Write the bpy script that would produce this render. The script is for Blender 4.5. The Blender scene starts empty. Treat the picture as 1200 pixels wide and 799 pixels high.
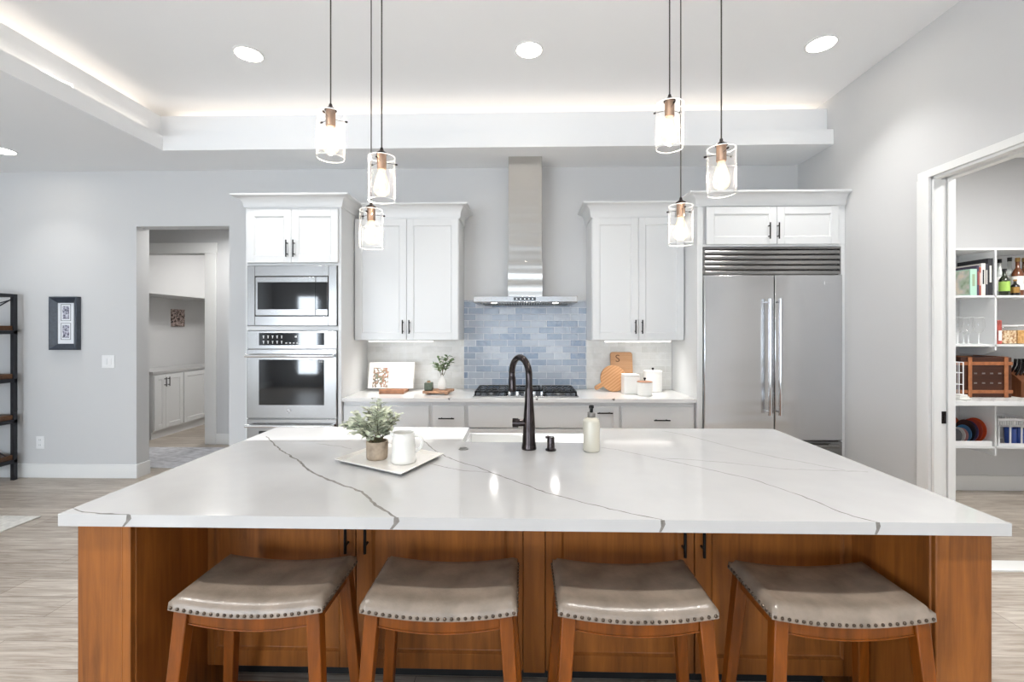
import bpy, bmesh, math, random
from mathutils import Vector, Matrix
random.seed(11)
SC = bpy.context.scene
COL = SC.collection
PI = math.pi

# ---------------------------------------------------------------- camera
CAM_H, YAW, FPX, HORIZON = 1.50, 0.024, 533.0, 386.0
cam_data = bpy.data.cameras.new('camera')
cam_data.sensor_width = 36.0
cam_data.lens = FPX / 1200.0 * 36.0
cam_data.shift_y = -(399.5 - HORIZON) / 1200.0
cam_data.clip_start = 0.05
cam = bpy.data.objects.new('camera', cam_data)
cam.location = (0, 0, CAM_H)
cam.rotation_euler = (PI / 2, 0, YAW)
COL.objects.link(cam)
SC.camera = cam

# ---------------------------------------------------------------- exposure, world, lights
vs = SC.view_settings
vs.view_transform = 'Standard'
vs.look = 'None'
vs.exposure = 0.92
vs.gamma = 1.0
vs.use_curve_mapping = False
try:
    SC.cycles.use_denoising = True
    SC.cycles.sample_clamp_indirect = 6.0
except Exception:
    pass

world = bpy.data.worlds.new('world')
SC.world = world
world.use_nodes = True
wn = world.node_tree.nodes['Background']
wn.inputs[0].default_value = (0.80, 0.90, 1.0, 1)
wn.inputs[1].default_value = 1.6

def lamp(name, kind, loc, energy, color=(1, 1, 1), rot=(0, 0, 0), size=None, size_y=None, radius=None, spot=None, spread=None):
    d = bpy.data.lights.new(name, kind)
    d.energy = energy
    d.color = color
    if kind == 'AREA':
        if size_y:
            d.shape = 'RECTANGLE'; d.size = size; d.size_y = size_y
        else:
            d.shape = 'DISK'; d.size = size
        if spread: d.spread = spread
    if radius is not None and kind in ('POINT', 'SPOT'):
        d.shadow_soft_size = radius
    if kind == 'SPOT':
        d.spot_size = spot; d.spot_blend = 0.6
    if kind == 'SUN':
        d.angle = radius or 0.01
    o = bpy.data.objects.new(name, d)
    o.location = loc; o.rotation_euler = rot
    COL.objects.link(o)
    return o

DAY = (0.82, 0.91, 1.0)
WARM = (1.0, 0.87, 0.74)
NEUT = (1.0, 0.985, 0.96)
SUN_E = 21.0
# low sun through the high window in the left wall, reaching the far left of the island top
sun_dir = Vector((1.0, 0.055, -0.158)).normalized()
sun = lamp('sun', 'SUN', (-9, 2, 5), SUN_E, (1.0, 0.97, 0.92), radius=0.006)
sun.rotation_euler = sun_dir.to_track_quat('-Z', 'Y').to_euler()
# daylight in the window openings (camera side of the room and left wall)
lamp('daylight', 'AREA', (-5.58, -4.02, 1.35), 36, DAY, (PI / 2, 0, 0), .5, 2.0)
lamp('daylight', 'AREA', (-3.5, -4.02, 1.35), 60, DAY, (PI / 2, 0, 0), 2.0, 2.0)
lamp('daylight', 'AREA', (0.1, -4.02, 1.35), 20, DAY, (PI / 2, 0, 0), 2.5, 2.0)
# LED tape in the ceiling cove
lamp('cove_light', 'AREA', (-0.3, 4.275, 3.385), 3.4, WARM, (PI + .6, 0, 0), 5.9, 0.05)
lamp('cove_light', 'AREA', (-3.505, 0.4, 3.385), 4.6, WARM, (0, PI + .6, 0), 0.05, 7.2)
lamp('ledge_light', 'AREA', (-0.3, 4.035, 3.24), 0.5, WARM, (PI + .5, 0, 0), 5.8, 0.02, spread=2.2)
lamp('ledge_light', 'AREA', (-3.265, 0.4, 3.24), 0.6, WARM, (0, PI - .5, 0), 0.02, 7.0, spread=2.2)
# lamps in the neighbouring rooms
lamp('pantry_lamp', 'AREA', (3.9, 2.6, 3.05), 34, NEUT, (0, 0, 0), 0.5)
lamp('hall_lamp', 'AREA', (-3.6, 5.2, 2.70), 7.5, NEUT, (0, 0, 0), 0.5)
lamp('laundry_lamp', 'AREA', (-3.9, 6.9, 2.85), 15, NEUT, (0, 0, 0), 0.6)

# ---------------------------------------------------------------- photograph geometry helpers (pixel + known plane -> room point)
SY, CY = math.sin(YAW), math.cos(YAW)
def PX(x, Y):
    u = (x - 600.0) / FPX
    return Y * (u * CY - SY) / (CY + u * SY)
def PZ(x, y, Y):
    X = PX(x, Y)
    return CAM_H - (y - HORIZON) / FPX * (Y * CY - X * SY)
def PT(x, y, Z):                       # point on the horizontal plane at height Z
    zc = (CAM_H - Z) * FPX / (y - HORIZON)
    xc = (x - 600.0) / FPX * zc
    return (xc * CY - zc * SY, xc * SY + zc * CY)

# ---------------------------------------------------------------- materials
def lin(c):
    return tuple(((v / 255) / 12.92 if v / 255 <= 0.04045 else ((v / 255 + 0.055) / 1.055) ** 2.4) for v in c) + (1.0,)
def nn(m, t, **kw):
    n = m.node_tree.nodes.new(t)
    for k, v in kw.items(): setattr(n, k, v)
    return n
def lk(m, a, b): m.node_tree.links.new(a, b)
def M(name, rgb, rough=0.5, metal=0.0, spec=None, coat=0.0, emit=None, estr=0.0, noise=0.0, nscale=8.0, bump=0.0, bscale=60.0, stretch=(1, 1, 1)):
    m = bpy.data.materials.new(name); m.use_nodes = True
    b = m.node_tree.nodes['Principled BSDF']
    b.inputs['Base Color'].default_value = lin(rgb)
    b.inputs['Roughness'].default_value = rough
    b.inputs['Metallic'].default_value = metal
    if spec is not None: b.inputs['Specular IOR Level'].default_value = spec
    b.inputs['Coat Weight'].default_value = coat
    if emit: b.inputs['Emission Color'].default_value = lin(emit); b.inputs['Emission Strength'].default_value = estr
    if noise or bump:
        tc = nn(m, 'ShaderNodeTexCoord'); mp = nn(m, 'ShaderNodeMapping'); mp.inputs['Scale'].default_value = stretch
        lk(m, tc.outputs['Object'], mp.inputs['Vector'])
    if noise:
        nz = nn(m, 'ShaderNodeTexNoise'); nz.inputs['Scale'].default_value = nscale; nz.inputs['Detail'].default_value = 5
        lk(m, mp.outputs[0], nz.inputs['Vector'])
        cr = nn(m, 'ShaderNodeValToRGB')
        c0 = lin(tuple(max(0, v * (1 - noise)) for v in rgb)); c1 = lin(tuple(min(255, v * (1 + noise)) for v in rgb))
        cr.color_ramp.elements[0].position = 0.3; cr.color_ramp.elements[1].position = 0.7
        cr.color_ramp.elements[0].color = c0; cr.color_ramp.elements[1].color = c1
        lk(m, nz.outputs['Fac'], cr.inputs[0]); lk(m, cr.outputs[0], b.inputs['Base Color'])
    if bump:
        n2 = nn(m, 'ShaderNodeTexNoise'); n2.inputs['Scale'].default_value = bscale; n2.inputs['Detail'].default_value = 3
        lk(m, mp.outputs[0], n2.inputs['Vector'])
        bp = nn(m, 'ShaderNodeBump'); bp.inputs['Strength'].default_value = bump; bp.inputs['Distance'].default_value = 0.01
        lk(m, n2.outputs['Fac'], bp.inputs['Height']); lk(m, bp.outputs[0], b.inputs['Normal'])
    return m

def wood(name, light, dark, axis='Z', scale=3.0, rough=0.4, blotch=0.35):
    """Stained timber: fine grain stretched along an axis over broad blotches of stain."""
    m = bpy.data.materials.new(name); m.use_nodes = True
    b = m.node_tree.nodes['Principled BSDF']; b.inputs['Roughness'].default_value = rough; b.inputs['Specular IOR Level'].default_value = 0.28
    tc = nn(m, 'ShaderNodeTexCoord'); mp = nn(m, 'ShaderNodeMapping')
    s = [14.0, 14.0, 14.0]; s['XYZ'.index(axis)] = 0.9
    mp.inputs['Scale'].default_value = s
    lk(m, tc.outputs['Object'], mp.inputs['Vector'])
    n1 = nn(m, 'ShaderNodeTexNoise'); n1.inputs['Scale'].default_value = scale; n1.inputs['Detail'].default_value = 8; n1.inputs['Roughness'].default_value = 0.62
    n1.inputs['Distortion'].default_value = 0.6
    lk(m, mp.outputs[0], n1.inputs['Vector'])
    mp2 = nn(m, 'ShaderNodeMapping'); s2 = [3.0, 3.0, 3.0]; s2['XYZ'.index(axis)] = 1.0; mp2.inputs['Scale'].default_value = s2
    lk(m, tc.outputs['Object'], mp2.inputs['Vector'])
    n2 = nn(m, 'ShaderNodeTexNoise'); n2.inputs['Scale'].default_value = 1.6; n2.inputs['Detail'].default_value = 4
    lk(m, mp2.outputs[0], n2.inputs['Vector'])
    mix = nn(m, 'ShaderNodeMix'); mix.data_type = 'FLOAT'; mix.inputs[0].default_value = blotch
    lk(m, n1.outputs['Fac'], mix.inputs[2]); lk(m, n2.outputs['Fac'], mix.inputs[3])
    cr = nn(m, 'ShaderNodeValToRGB'); cr.color_ramp.elements[0].position = 0.33; cr.color_ramp.elements[1].position = 0.66
    cr.color_ramp.elements[0].color = lin(dark); cr.color_ramp.elements[1].color = lin(light)
    lk(m, mix.outputs[0], cr.inputs[0]); lk(m, cr.outputs[0], b.inputs['Base Color'])
    return m

def tiles(name, c1, c2, mortar, w, h, rough, msize=0.0015, bump=0.25, noise_col=None, axes='XZ', bias=0.0, cloud=14.0):
    m = bpy.data.materials.new(name); m.use_nodes = True
    b = m.node_tree.nodes['Principled BSDF']; b.inputs['Roughness'].default_value = rough
    tc = nn(m, 'ShaderNodeTexCoord'); sp = nn(m, 'ShaderNodeSeparateXYZ'); cb = nn(m, 'ShaderNodeCombineXYZ')
    lk(m, tc.outputs['Object'], sp.inputs[0])
    lk(m, sp.outputs['XYZ'.index(axes[0])], cb.inputs[0]); lk(m, sp.outputs['XYZ'.index(axes[1])], cb.inputs[1])
    br = nn(m, 'ShaderNodeTexBrick'); br.offset = 0.5
    br.inputs['Scale'].default_value = 1.0
    br.inputs['Brick Width'].default_value = w; br.inputs['Row Height'].default_value = h
    br.inputs['Mortar Size'].default_value = msize; br.inputs['Mortar Smooth'].default_value = 0.2
    br.inputs['Bias'].default_value = bias
    br.inputs['Color1'].default_value = lin(c1); br.inputs['Color2'].default_value = lin(c2); br.inputs['Mortar'].default_value = lin(mortar)
    lk(m, cb.outputs[0], br.inputs['Vector'])
    out = br.outputs['Color']
    if noise_col:
        nz = nn(m, 'ShaderNodeTexNoise'); nz.inputs['Scale'].default_value = cloud; nz.inputs['Detail'].default_value = 5
        lk(m, cb.outputs[0], nz.inputs['Vector'])
        rp = nn(m, 'ShaderNodeValToRGB'); rp.color_ramp.elements[0].position = 0.45; rp.color_ramp.elements[1].position = 0.75
        rp.color_ramp.elements[0].color = (0, 0, 0, 1); rp.color_ramp.elements[1].color = (0.75, 0.75, 0.75, 1)
        lk(m, nz.outputs['Fac'], rp.inputs[0])
        mx = nn(m, 'ShaderNodeMix'); mx.data_type = 'RGBA'
        lk(m, rp.outputs[0], mx.inputs[0]); lk(m, out, mx.inputs[6]); mx.inputs[7].default_value = lin(noise_col)
        out = mx.outputs[2]
    lk(m, out, b.inputs['Base Color'])
    bp = nn(m, 'ShaderNodeBump'); bp.inputs['Strength'].default_value = bump; bp.inputs['Distance'].default_value = 0.004
    n3 = nn(m, 'ShaderNodeTexNoise'); n3.inputs['Scale'].default_value = 22; lk(m, cb.outputs[0], n3.inputs['Vector'])
    ad = nn(m, 'ShaderNodeMath'); ad.operation = 'SUBTRACT'
    lk(m, n3.outputs['Fac'], ad.inputs[0]); lk(m, br.outputs['Fac'], ad.inputs[1])
    lk(m, ad.outputs[0], bp.inputs['Height']); lk(m, bp.outputs[0], b.inputs['Normal'])
    return m

def floor_mat(name):
    m = bpy.data.materials.new(name); m.use_nodes = True
    b = m.node_tree.nodes['Principled BSDF']; b.inputs['Roughness'].default_value = 0.38
    tc = nn(m, 'ShaderNodeTexCoord')
    br = nn(m, 'ShaderNodeTexBrick'); br.offset = 0.37; br.offset_frequency = 2
    br.inputs['Scale'].default_value = 1.0; br.inputs['Brick Width'].default_value = 1.25; br.inputs['Row Height'].default_value = 0.178
    br.inputs['Mortar Size'].default_value = 0.0012
    br.inputs['Color1'].default_value = lin((208, 200, 191)); br.inputs['Color2'].default_value = lin((180, 170, 160)); br.inputs['Mortar'].default_value = lin((104, 90, 76))
    lk(m, tc.outputs['Object'], br.inputs['Vector'])
    mp = nn(m, 'ShaderNodeMapping'); mp.inputs['Scale'].default_value = (1.6, 22.0, 1.0); lk(m, tc.outputs['Object'], mp.inputs['Vector'])
    nz = nn(m, 'ShaderNodeTexNoise'); nz.inputs['Scale'].default_value = 1.8; nz.inputs['Detail'].default_value = 8; nz.inputs['Roughness'].default_value = 0.65; nz.inputs['Distortion'].default_value = 0.8
    lk(m, mp.outputs[0], nz.inputs['Vector'])
    rp = nn(m, 'ShaderNodeValToRGB'); rp.color_ramp.elements[0].position = 0.38; rp.color_ramp.elements[1].position = 0.62
    rp.color_ramp.elements[0].color = lin((196, 186, 176)); rp.color_ramp.elements[1].color = lin((255, 255, 252))
    lk(m, nz.outputs['Fac'], rp.inputs[0])
    mx = nn(m, 'ShaderNodeMix'); mx.data_type = 'RGBA'; mx.blend_type = 'MULTIPLY'; mx.inputs[0].default_value = 0.9
    lk(m, br.outputs['Color'], mx.inputs[6]); lk(m, rp.outputs[0], mx.inputs[7]); lk(m, mx.outputs[2], b.inputs['Base Color'])
    return m

def thin_glass(name, tint=(255, 255, 255), gloss=1.0):
    m = bpy.data.materials.new(name); m.use_nodes = True
    nt = m.node_tree; nt.nodes.remove(nt.nodes['Principled BSDF'])
    out = nt.nodes['Material Output']
    tr = nn(m, 'ShaderNodeBsdfTransparent'); tr.inputs[0].default_value = lin(tint)
    gl = nn(m, 'ShaderNodeBsdfGlossy'); gl.inputs['Roughness'].default_value = 0.03; gl.inputs[0].default_value = (gloss, gloss, gloss, 1)
    lw = nn(m, 'ShaderNodeLayerWeight'); lw.inputs['Blend'].default_value = 0.5
    mx = nn(m, 'ShaderNodeMixShader')
    pw = nn(m, 'ShaderNodeMath'); pw.operation = 'POWER'; pw.inputs[1].default_value = 3.0; lk(m, lw.outputs['Facing'], pw.inputs[0])
    ma = nn(m, 'ShaderNodeMath'); ma.operation = 'MULTIPLY_ADD'; ma.inputs[1].default_value = 0.60; ma.inputs[2].default_value = 0.05; lk(m, pw.outputs[0], ma.inputs[0])
    lk(m, ma.outputs[0], mx.inputs[0]); ts = nn(m, 'ShaderNodeBsdfTranslucent'); ts.inputs[0].default_value = (1, 1, 1, 1); m2 = nn(m, 'ShaderNodeMixShader'); m2.inputs[0].default_value = 0.45; lk(m, gl.outputs[0], m2.inputs[1]); lk(m, ts.outputs[0], m2.inputs[2]); lk(m, tr.outputs[0], mx.inputs[1]); lk(m, m2.outputs[0], mx.inputs[2]); lk(m, mx.outputs[0], out.inputs[0])
    return m

def picture_mat(name, cols, scale=30, kind='noise'):
    m = bpy.data.materials.new(name); m.use_nodes = True
    b = m.node_tree.nodes['Principled BSDF']; b.inputs['Roughness'].default_value = 0.6
    tc = nn(m, 'ShaderNodeTexCoord')
    t = nn(m, 'ShaderNodeTexNoise' if kind == 'noise' else 'ShaderNodeTexVoronoi'); t.inputs['Scale'].default_value = scale
    lk(m, tc.outputs['Object'], t.inputs['Vector'])
    cr = nn(m, 'ShaderNodeValToRGB'); cr.color_ramp.interpolation = 'CONSTANT' if kind != 'noise' else 'LINEAR'
    e = cr.color_ramp.elements
    lo, hi = (0.34, 0.64) if kind == 'noise' else (0.0, 0.75)
    e[0].color = lin(cols[0]); e[0].position = lo; e[1].color = lin(cols[-1]); e[1].position = hi
    for i, c in enumerate(cols[1:-1]):
        x = e.new(lo + (hi - lo) * (i + 1) / (len(cols) - 1)); x.color = lin(c)
    lk(m, t.outputs[0], cr.inputs[0])
    lk(m, cr.outputs[0], b.inputs['Base Color'])
    return m

def steel(name, rgb, rough=0.26, axis='X', amt=0.05, wobble=0.0):
    m = bpy.data.materials.new(name); m.use_nodes = True
    b = m.node_tree.nodes['Principled BSDF']
    b.inputs['Base Color'].default_value = lin(rgb); b.inputs['Metallic'].default_value = 1.0; b.inputs['Roughness'].default_value = rough
    tc = nn(m, 'ShaderNodeTexCoord'); mp = nn(m, 'ShaderNodeMapping')
    s = [260.0, 260.0, 260.0]; s['XYZ'.index(axis)] = 1.5
    mp.inputs['Scale'].default_value = s; lk(m, tc.outputs['Object'], mp.inputs['Vector'])
    nz = nn(m, 'ShaderNodeTexNoise'); nz.inputs['Scale'].default_value = 1.0; nz.inputs['Detail'].default_value = 2
    lk(m, mp.outputs[0], nz.inputs['Vector'])
    bp = nn(m, 'ShaderNodeBump'); bp.inputs['Strength'].default_value = amt; bp.inputs['Distance'].default_value = 0.002
    lk(m, nz.outputs['Fac'], bp.inputs['Height']); lk(m, bp.outputs[0], b.inputs['Normal'])
    if wobble:      # slight waviness of the rolled sheet
        mp2 = nn(m, 'ShaderNodeMapping'); mp2.inputs['Scale'].default_value = (0.5, 0.5, 5.0); lk(m, tc.outputs['Object'], mp2.inputs['Vector'])
        n2 = nn(m, 'ShaderNodeTexNoise'); n2.inputs['Scale'].default_value = 1.3; n2.inputs['Detail'].default_value = 1; lk(m, mp2.outputs[0], n2.inputs['Vector'])
        b2 = nn(m, 'ShaderNodeBump'); b2.inputs['Strength'].default_value = 1.0; b2.inputs['Distance'].default_value = wobble
        lk(m, n2.outputs['Fac'], b2.inputs['Height']); lk(m, b2.outputs[0], bp.inputs['Normal'])
    return m

MT = dict(
    wall=M('wall_paint', (211, 211, 211), 0.85, bump=0.03, bscale=180),
    ceil=M('ceiling_paint', (243, 244, 245), 0.9),
    trim=M('white_trim_paint', (238, 238, 236), 0.45),
    cab=M('white_cabinet_paint', (226, 227, 227), 0.35),
    floor=floor_mat('taupe_plank_floor'),
    quartz=M('white_quartz', (190, 189, 188), 0.10, coat=0.2, noise=0.012, nscale=6),
    quartz_lit=M('white_quartz_lit', (232, 231, 229), 0.15, coat=0.2),  # same stone as the island top, its colour lightened in place of stronger light
    vein=M('grey_vein', (128, 124, 119), 0.18, noise=0.12, nscale=40),
    islandwood=wood('stained_alder', (168, 102, 44), (98, 56, 24), 'Z', 2.2, 0.42, 0.5),
    stoolwood=wood('chestnut_stool_wood', (146, 78, 22), (96, 50, 11), 'Z', 3.0, 0.32, 0.4),
    leather=M('taupe_leather', (134, 121, 108), 0.27, noise=0.14, nscale=9, bump=0.10, bscale=150),
    nail=M('bronze_nail', (92, 80, 70), 0.3, 0.9),
    black=M('black_metal', (22, 21, 21), 0.4, 0.6),
    bronze=M('dark_bronze', (66, 60, 60), 0.13, 1.0),
    copper=M('brushed_copper', (164, 130, 106), 0.38, 1.0),
    cordm=M('grey_cord', (70, 66, 62), 0.7),
    steelx=steel('brushed_steel', (158, 157, 156), 0.24, 'X'),
    steelz=steel('brushed_steel_upright', (214, 215, 217), 0.22, 'X', 0.04, 0.012),
    steelh=steel('hood_steel', (196, 193, 188), 0.2, 'X', 0.03, 0.012),
    filament=M('filament', (255, 220, 170), 0.5, emit=(255, 214, 160), estr=12.0),
    steeld=M('steel_edge', (150, 148, 145), 0.3, 1.0),
    chrome=M('polished_steel', (222, 222, 222), 0.12, 1.0),
    blackglass=M('black_glass', (20, 21, 24), 0.05, 0.0, coat=0.4),
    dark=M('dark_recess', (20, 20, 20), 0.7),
    mark=M('white_marking', (220, 220, 220), 0.5),
    bluetile=tiles('blue_glazed_tile', (140, 157, 180), (200, 206, 212), (232, 234, 236), 0.155, 0.0635, 0.12, 0.003, 0.6, (182, 188, 200), cloud=20),
    whitetile=tiles('white_glazed_tile', (224, 223, 219), (214, 213, 208), (232, 231, 228), 0.155, 0.0635, 0.32, 0.0014, 0.5, (232, 232, 230)),
    glass=thin_glass('clear_glass'),
    pane=thin_glass('window_glass', (250, 252, 255), 0.6),
    bulb=None,
    led=M('led_diffuser', (255, 255, 255), 0.5, emit=(255, 246, 232), estr=14.0),
    ledsoft=M('led_bar', (255, 255, 255), 0.5, emit=(255, 250, 242), estr=1.3),
    porcelain=M('white_porcelain', (240, 240, 238), 0.12, coat=0.5),
    plastic=M('white_plastic', (240, 240, 240), 0.4),
    leaf=M('grey_green_leaf', (204, 208, 188), 0.6, noise=0.22, nscale=30),
    leaf2=M('green_leaf', (112, 134, 96), 0.55, noise=0.3, nscale=30),
    stem=M('leaf_stem', (104, 98, 70), 0.7),
    pot=M('stone_pot', (170, 152, 132), 0.8, noise=0.16, nscale=22, bump=0.3, bscale=80),
)

_m = bpy.data.materials.new('glowing_bulb'); _m.use_nodes = True
_m.node_tree.nodes.remove(_m.node_tree.nodes['Principled BSDF'])
_e = nn(_m, 'ShaderNodeEmission'); _e.inputs[0].default_value = lin((255, 226, 186)); _e.inputs[1].default_value = 0.95
_t = nn(_m, 'ShaderNodeBsdfTransparent'); _x = nn(_m, 'ShaderNodeMixShader'); _x.inputs[0].default_value = 0.55
lk(_m, _t.outputs[0], _x.inputs[1]); lk(_m, _e.outputs[0], _x.inputs[2]); lk(_m, _x.outputs[0], _m.node_tree.nodes['Material Output'].inputs[0])
MT['bulb'] = _m

# ---------------------------------------------------------------- mesh building
class MB:
    def __init__(self):
        self.v = []; self.f = []; self.mi = []; self.cur = 0; self.T = None
    def add(self, vs, fs):
        n = len(self.v)
        if self.T is not None: vs = [self.T @ Vector(p) for p in vs]
        self.v += [tuple(p) for p in vs]
        for f in fs:
            self.f.append([i + n for i in f]); self.mi.append(self.cur)
        return self
    def mat(self, i): self.cur = i; return self
    def box(self, x0, x1, y0, y1, z0, z1):
        if x0 > x1: x0, x1 = x1, x0
        if y0 > y1: y0, y1 = y1, y0
        if z0 > z1: z0, z1 = z1, z0
        v = [(x, y, z) for z in (z0, z1) for y in (y0, y1) for x in (x0, x1)]
        return self.add(v, [(0, 2, 3, 1), (4, 5, 7, 6), (0, 1, 5, 4), (2, 6, 7, 3), (0, 4, 6, 2), (1, 3, 7, 5)])
    def hexa(self, p):      # 8 points: bottom ring then top ring (ccw)
        return self.add(p, [(3, 2, 1, 0), (4, 5, 6, 7), (0, 1, 5, 4), (1, 2, 6, 5), (2, 3, 7, 6), (3, 0, 4, 7)])
    def prism(self, poly, z0, z1):
        n = len(poly)
        v = [(x, y, z0) for x, y in poly] + [(x, y, z1) for x, y in poly]
        return self.add(v, [tuple(range(n - 1, -1, -1)), tuple(range(n, 2 * n))] + [(i, (i + 1) % n, n + (i + 1) % n, n + i) for i in range(n)])
    def prismY(self, poly, y0, y1):   # polygon in XZ pushed along Y
        n = len(poly)
        v = [(x, y0, z) for x, z in poly] + [(x, y1, z) for x, z in poly]
        return self.add(v, [tuple(range(n)), tuple(range(2 * n - 1, n - 1, -1))] + [((i + 1) % n, i, n + i, n + (i + 1) % n) for i in range(n)])
    def prismX(self, poly, x0, x1):   # polygon in YZ pushed along X
        n = len(poly)
        v = [(x0, y, z) for y, z in poly] + [(x1, y, z) for y, z in poly]
        return self.add(v, [tuple(range(n - 1, -1, -1)), tuple(range(n, 2 * n))] + [(i, (i + 1) % n, n + (i + 1) % n, n + i) for i in range(n)])
    def tube(self, pts, r, n=10, caps=True):
        pts = [Vector(p) for p in pts]; m = len(pts)
        rs = r if isinstance(r, (list, tuple)) else [r] * m
        t0 = (pts[1] - pts[0]).normalized()
        up = Vector((0, 0, 1)) if abs(t0.z) < 0.9 else Vector((1, 0, 0))
        a = t0.cross(up).normalized()
        vs = []
        for i, p in enumerate(pts):
            t = (pts[min(i + 1, m - 1)] - pts[max(i - 1, 0)]).normalized()
            a = (a - t * a.dot(t)).normalized(); b = t.cross(a)
            for k in range(n):
                w = 2 * PI * k / n
                vs.append(p + (a * math.cos(w) + b * math.sin(w)) * rs[i])
        fs = [(i * n + k, i * n + (k + 1) % n, (i + 1) * n + (k + 1) % n, (i + 1) * n + k) for i in range(m - 1) for k in range(n)]
        if caps: fs += [tuple(range(n - 1, -1, -1)), tuple(range((m - 1) * n, m * n))]
        return self.add(vs, fs)
    def cyl(self, p0, p1, r, n=14): return self.tube([p0, p1], r, n)
    def lathe(self, prof, c=(0, 0, 0), n=28, closed=False):
        m = len(prof); vs = []
        for r, z in prof:
            for k in range(n):
                w = 2 * PI * k / n
                vs.append((c[0] + max(r, 1e-5) * math.cos(w), c[1] + max(r, 1e-5) * math.sin(w), c[2] + z))
        fs = [(i * n + k, i * n + (k + 1) % n, ((i + 1) % m) * n + (k + 1) % n, ((i + 1) % m) * n + k) for i in range(m if closed else m - 1) for k in range(n)]
        if not closed: fs += [tuple(range(n - 1, -1, -1)), tuple(range((m - 1) * n, m * n))]
        return self.add(vs, fs)
    def ball(self, c, r, nu=10, nv=7, sq=(1, 1, 1)):
        prof = [(r * math.sin(PI * i / nv), -r * math.cos(PI * i / nv)) for i in range(nv + 1)]
        vs = []
        for rr, z in prof:
            for k in range(nu):
                w = 2 * PI * k / nu
                vs.append((c[0] + sq[0] * max(rr, 1e-5) * math.cos(w), c[1] + sq[1] * max(rr, 1e-5) * math.sin(w), c[2] + sq[2] * z))
        fs = [(i * nu + k, i * nu + (k + 1) % nu, (i + 1) * nu + (k + 1) % nu, (i + 1) * nu + k) for i in range(nv) for k in range(nu)]
        return self.add(vs, fs)
    def sweep(self, path, prof, closed_path=False):
        """Moulding: profile [(outward, z)] swept along an XY polyline with mitred corners; outward = right of travel."""
        m = len(path); n = len(prof); vs = []
        P = [Vector((p[0], p[1])) for p in path]
        for i in range(m):
            d0 = (P[i] - P[i - 1]).normalized() if i > 0 else (P[1] - P[0]).normalized()
            d1 = (P[i + 1] - P[i]).normalized() if i < m - 1 else d0
            n0 = Vector((d0.y, -d0.x)); n1 = Vector((d1.y, -d1.x))
            mt = (n0 + n1); mt = mt / max(1e-6, mt.dot(n0))
            for o, z in prof: vs.append((P[i].x + mt.x * o, P[i].y + mt.y * o, z))
        fs = [(i * n + k, (i + 1) * n + k, (i + 1) * n + (k + 1) % n, i * n + (k + 1) % n) for i in range(m - 1) for k in range(n)]
        fs += [tuple(range(n)), tuple(range((m - 1) * n + n - 1, (m - 1) * n - 1, -1))]
        return self.add(vs, fs)
    def leaf(self, base, d, up, L, W, curl=0.25):
        d = Vector(d).normalized(); up = Vector(up); s = d.cross(up)
        s = s.normalized() if s.length > 1e-4 else Vector((1, 0, 0)); nrm = s.cross(d).normalized()
        b = Vector(base); vs = []
        for t, w in ((0, 0.06), (0.3, 0.8), (0.62, 1.0), (0.88, 0.55), (1.0, 0.05)):
            c = b + d * (L * t) + nrm * (-curl * L * t * t)
            vs += [c - s * (W * w / 2) + nrm * (0.10 * W * w), c - nrm * 0.0, c + s * (W * w / 2) + nrm * (0.10 * W * w)]
        fs = []
        for i in range(4):
            a = i * 3
            fs += [(a, a + 1, a + 4, a + 3), (a + 1, a + 2, a + 5, a + 4)]
        return self.add(vs, fs)
    def build(self, name, mats, parent=None, bevel=0.0, segs=2, smooth=40, world=True):
        me = bpy.data.meshes.new(name)
        off = Vector((0, 0, 0))
        if parent is not None and world:
            p = parent
            while p is not None: off += p.location; p = p.parent
        me.from_pydata([(Vector(p) - off) for p in self.v], [], self.f)
        me.update()
        bm = bmesh.new(); bm.from_mesh(me); bmesh.ops.recalc_face_normals(bm, faces=bm.faces); bm.to_mesh(me); bm.free()
        if not isinstance(mats, (list, tuple)): mats = [mats]
        for mm in mats: me.materials.append(MT[mm] if isinstance(mm, str) else mm)
        me.polygons.foreach_set('material_index', self.mi)
        if smooth:
            me.polygons.foreach_set('use_smooth', [True] * len(me.polygons))
            me.set_sharp_from_angle(angle=math.radians(smooth))
        o = bpy.data.objects.new(name, me); COL.objects.link(o)
        if parent is not None: o.parent = parent
        if bevel:
            bv = o.modifiers.new('edge', 'BEVEL'); bv.width = bevel; bv.segments = segs; bv.limit_method = 'ANGLE'; bv.angle_limit = math.radians(50)
            bv.harden_normals = False
        return o

def tag(o, label, cat, group=None):
    o['label'] = label; o['category'] = cat
    if group: o['group'] = group
    return o
def thing(name, label, cat, loc=(0, 0, 0), rz=0.0, group=None):
    o = bpy.data.objects.new(name, None); COL.objects.link(o)
    o.empty_display_size = 0.1
    o.location = loc; o.rotation_euler = (0, 0, rz)
    return tag(o, label, cat, group)
def struct(o, label=None):
    o['kind'] = 'structure'
    if label: o['label'] = label
    return o
def copy_tree(o, parent=None):
    c = o.copy(); COL.objects.link(c)
    if parent is not None: c.parent = parent
    for ch in o.children: copy_tree(ch, c)
    return c
def B(name, mats, parent, *boxes, bevel=0.003, **kw):
    mb = MB()
    for b in boxes: mb.box(*b)
    return mb.build(name, mats, parent, bevel=bevel, **kw)
def facing(origin, direction):
    """Local frame for cabinet fronts: x along the face, y into the cabinet, z up."""
    ang = {'-Y': 0.0, '+X': PI / 2, '+Y': PI, '-X': -PI / 2}[direction]
    return Matrix.Translation(Vector(origin)) @ Matrix.Rotation(ang, 4, 'Z')
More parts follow.
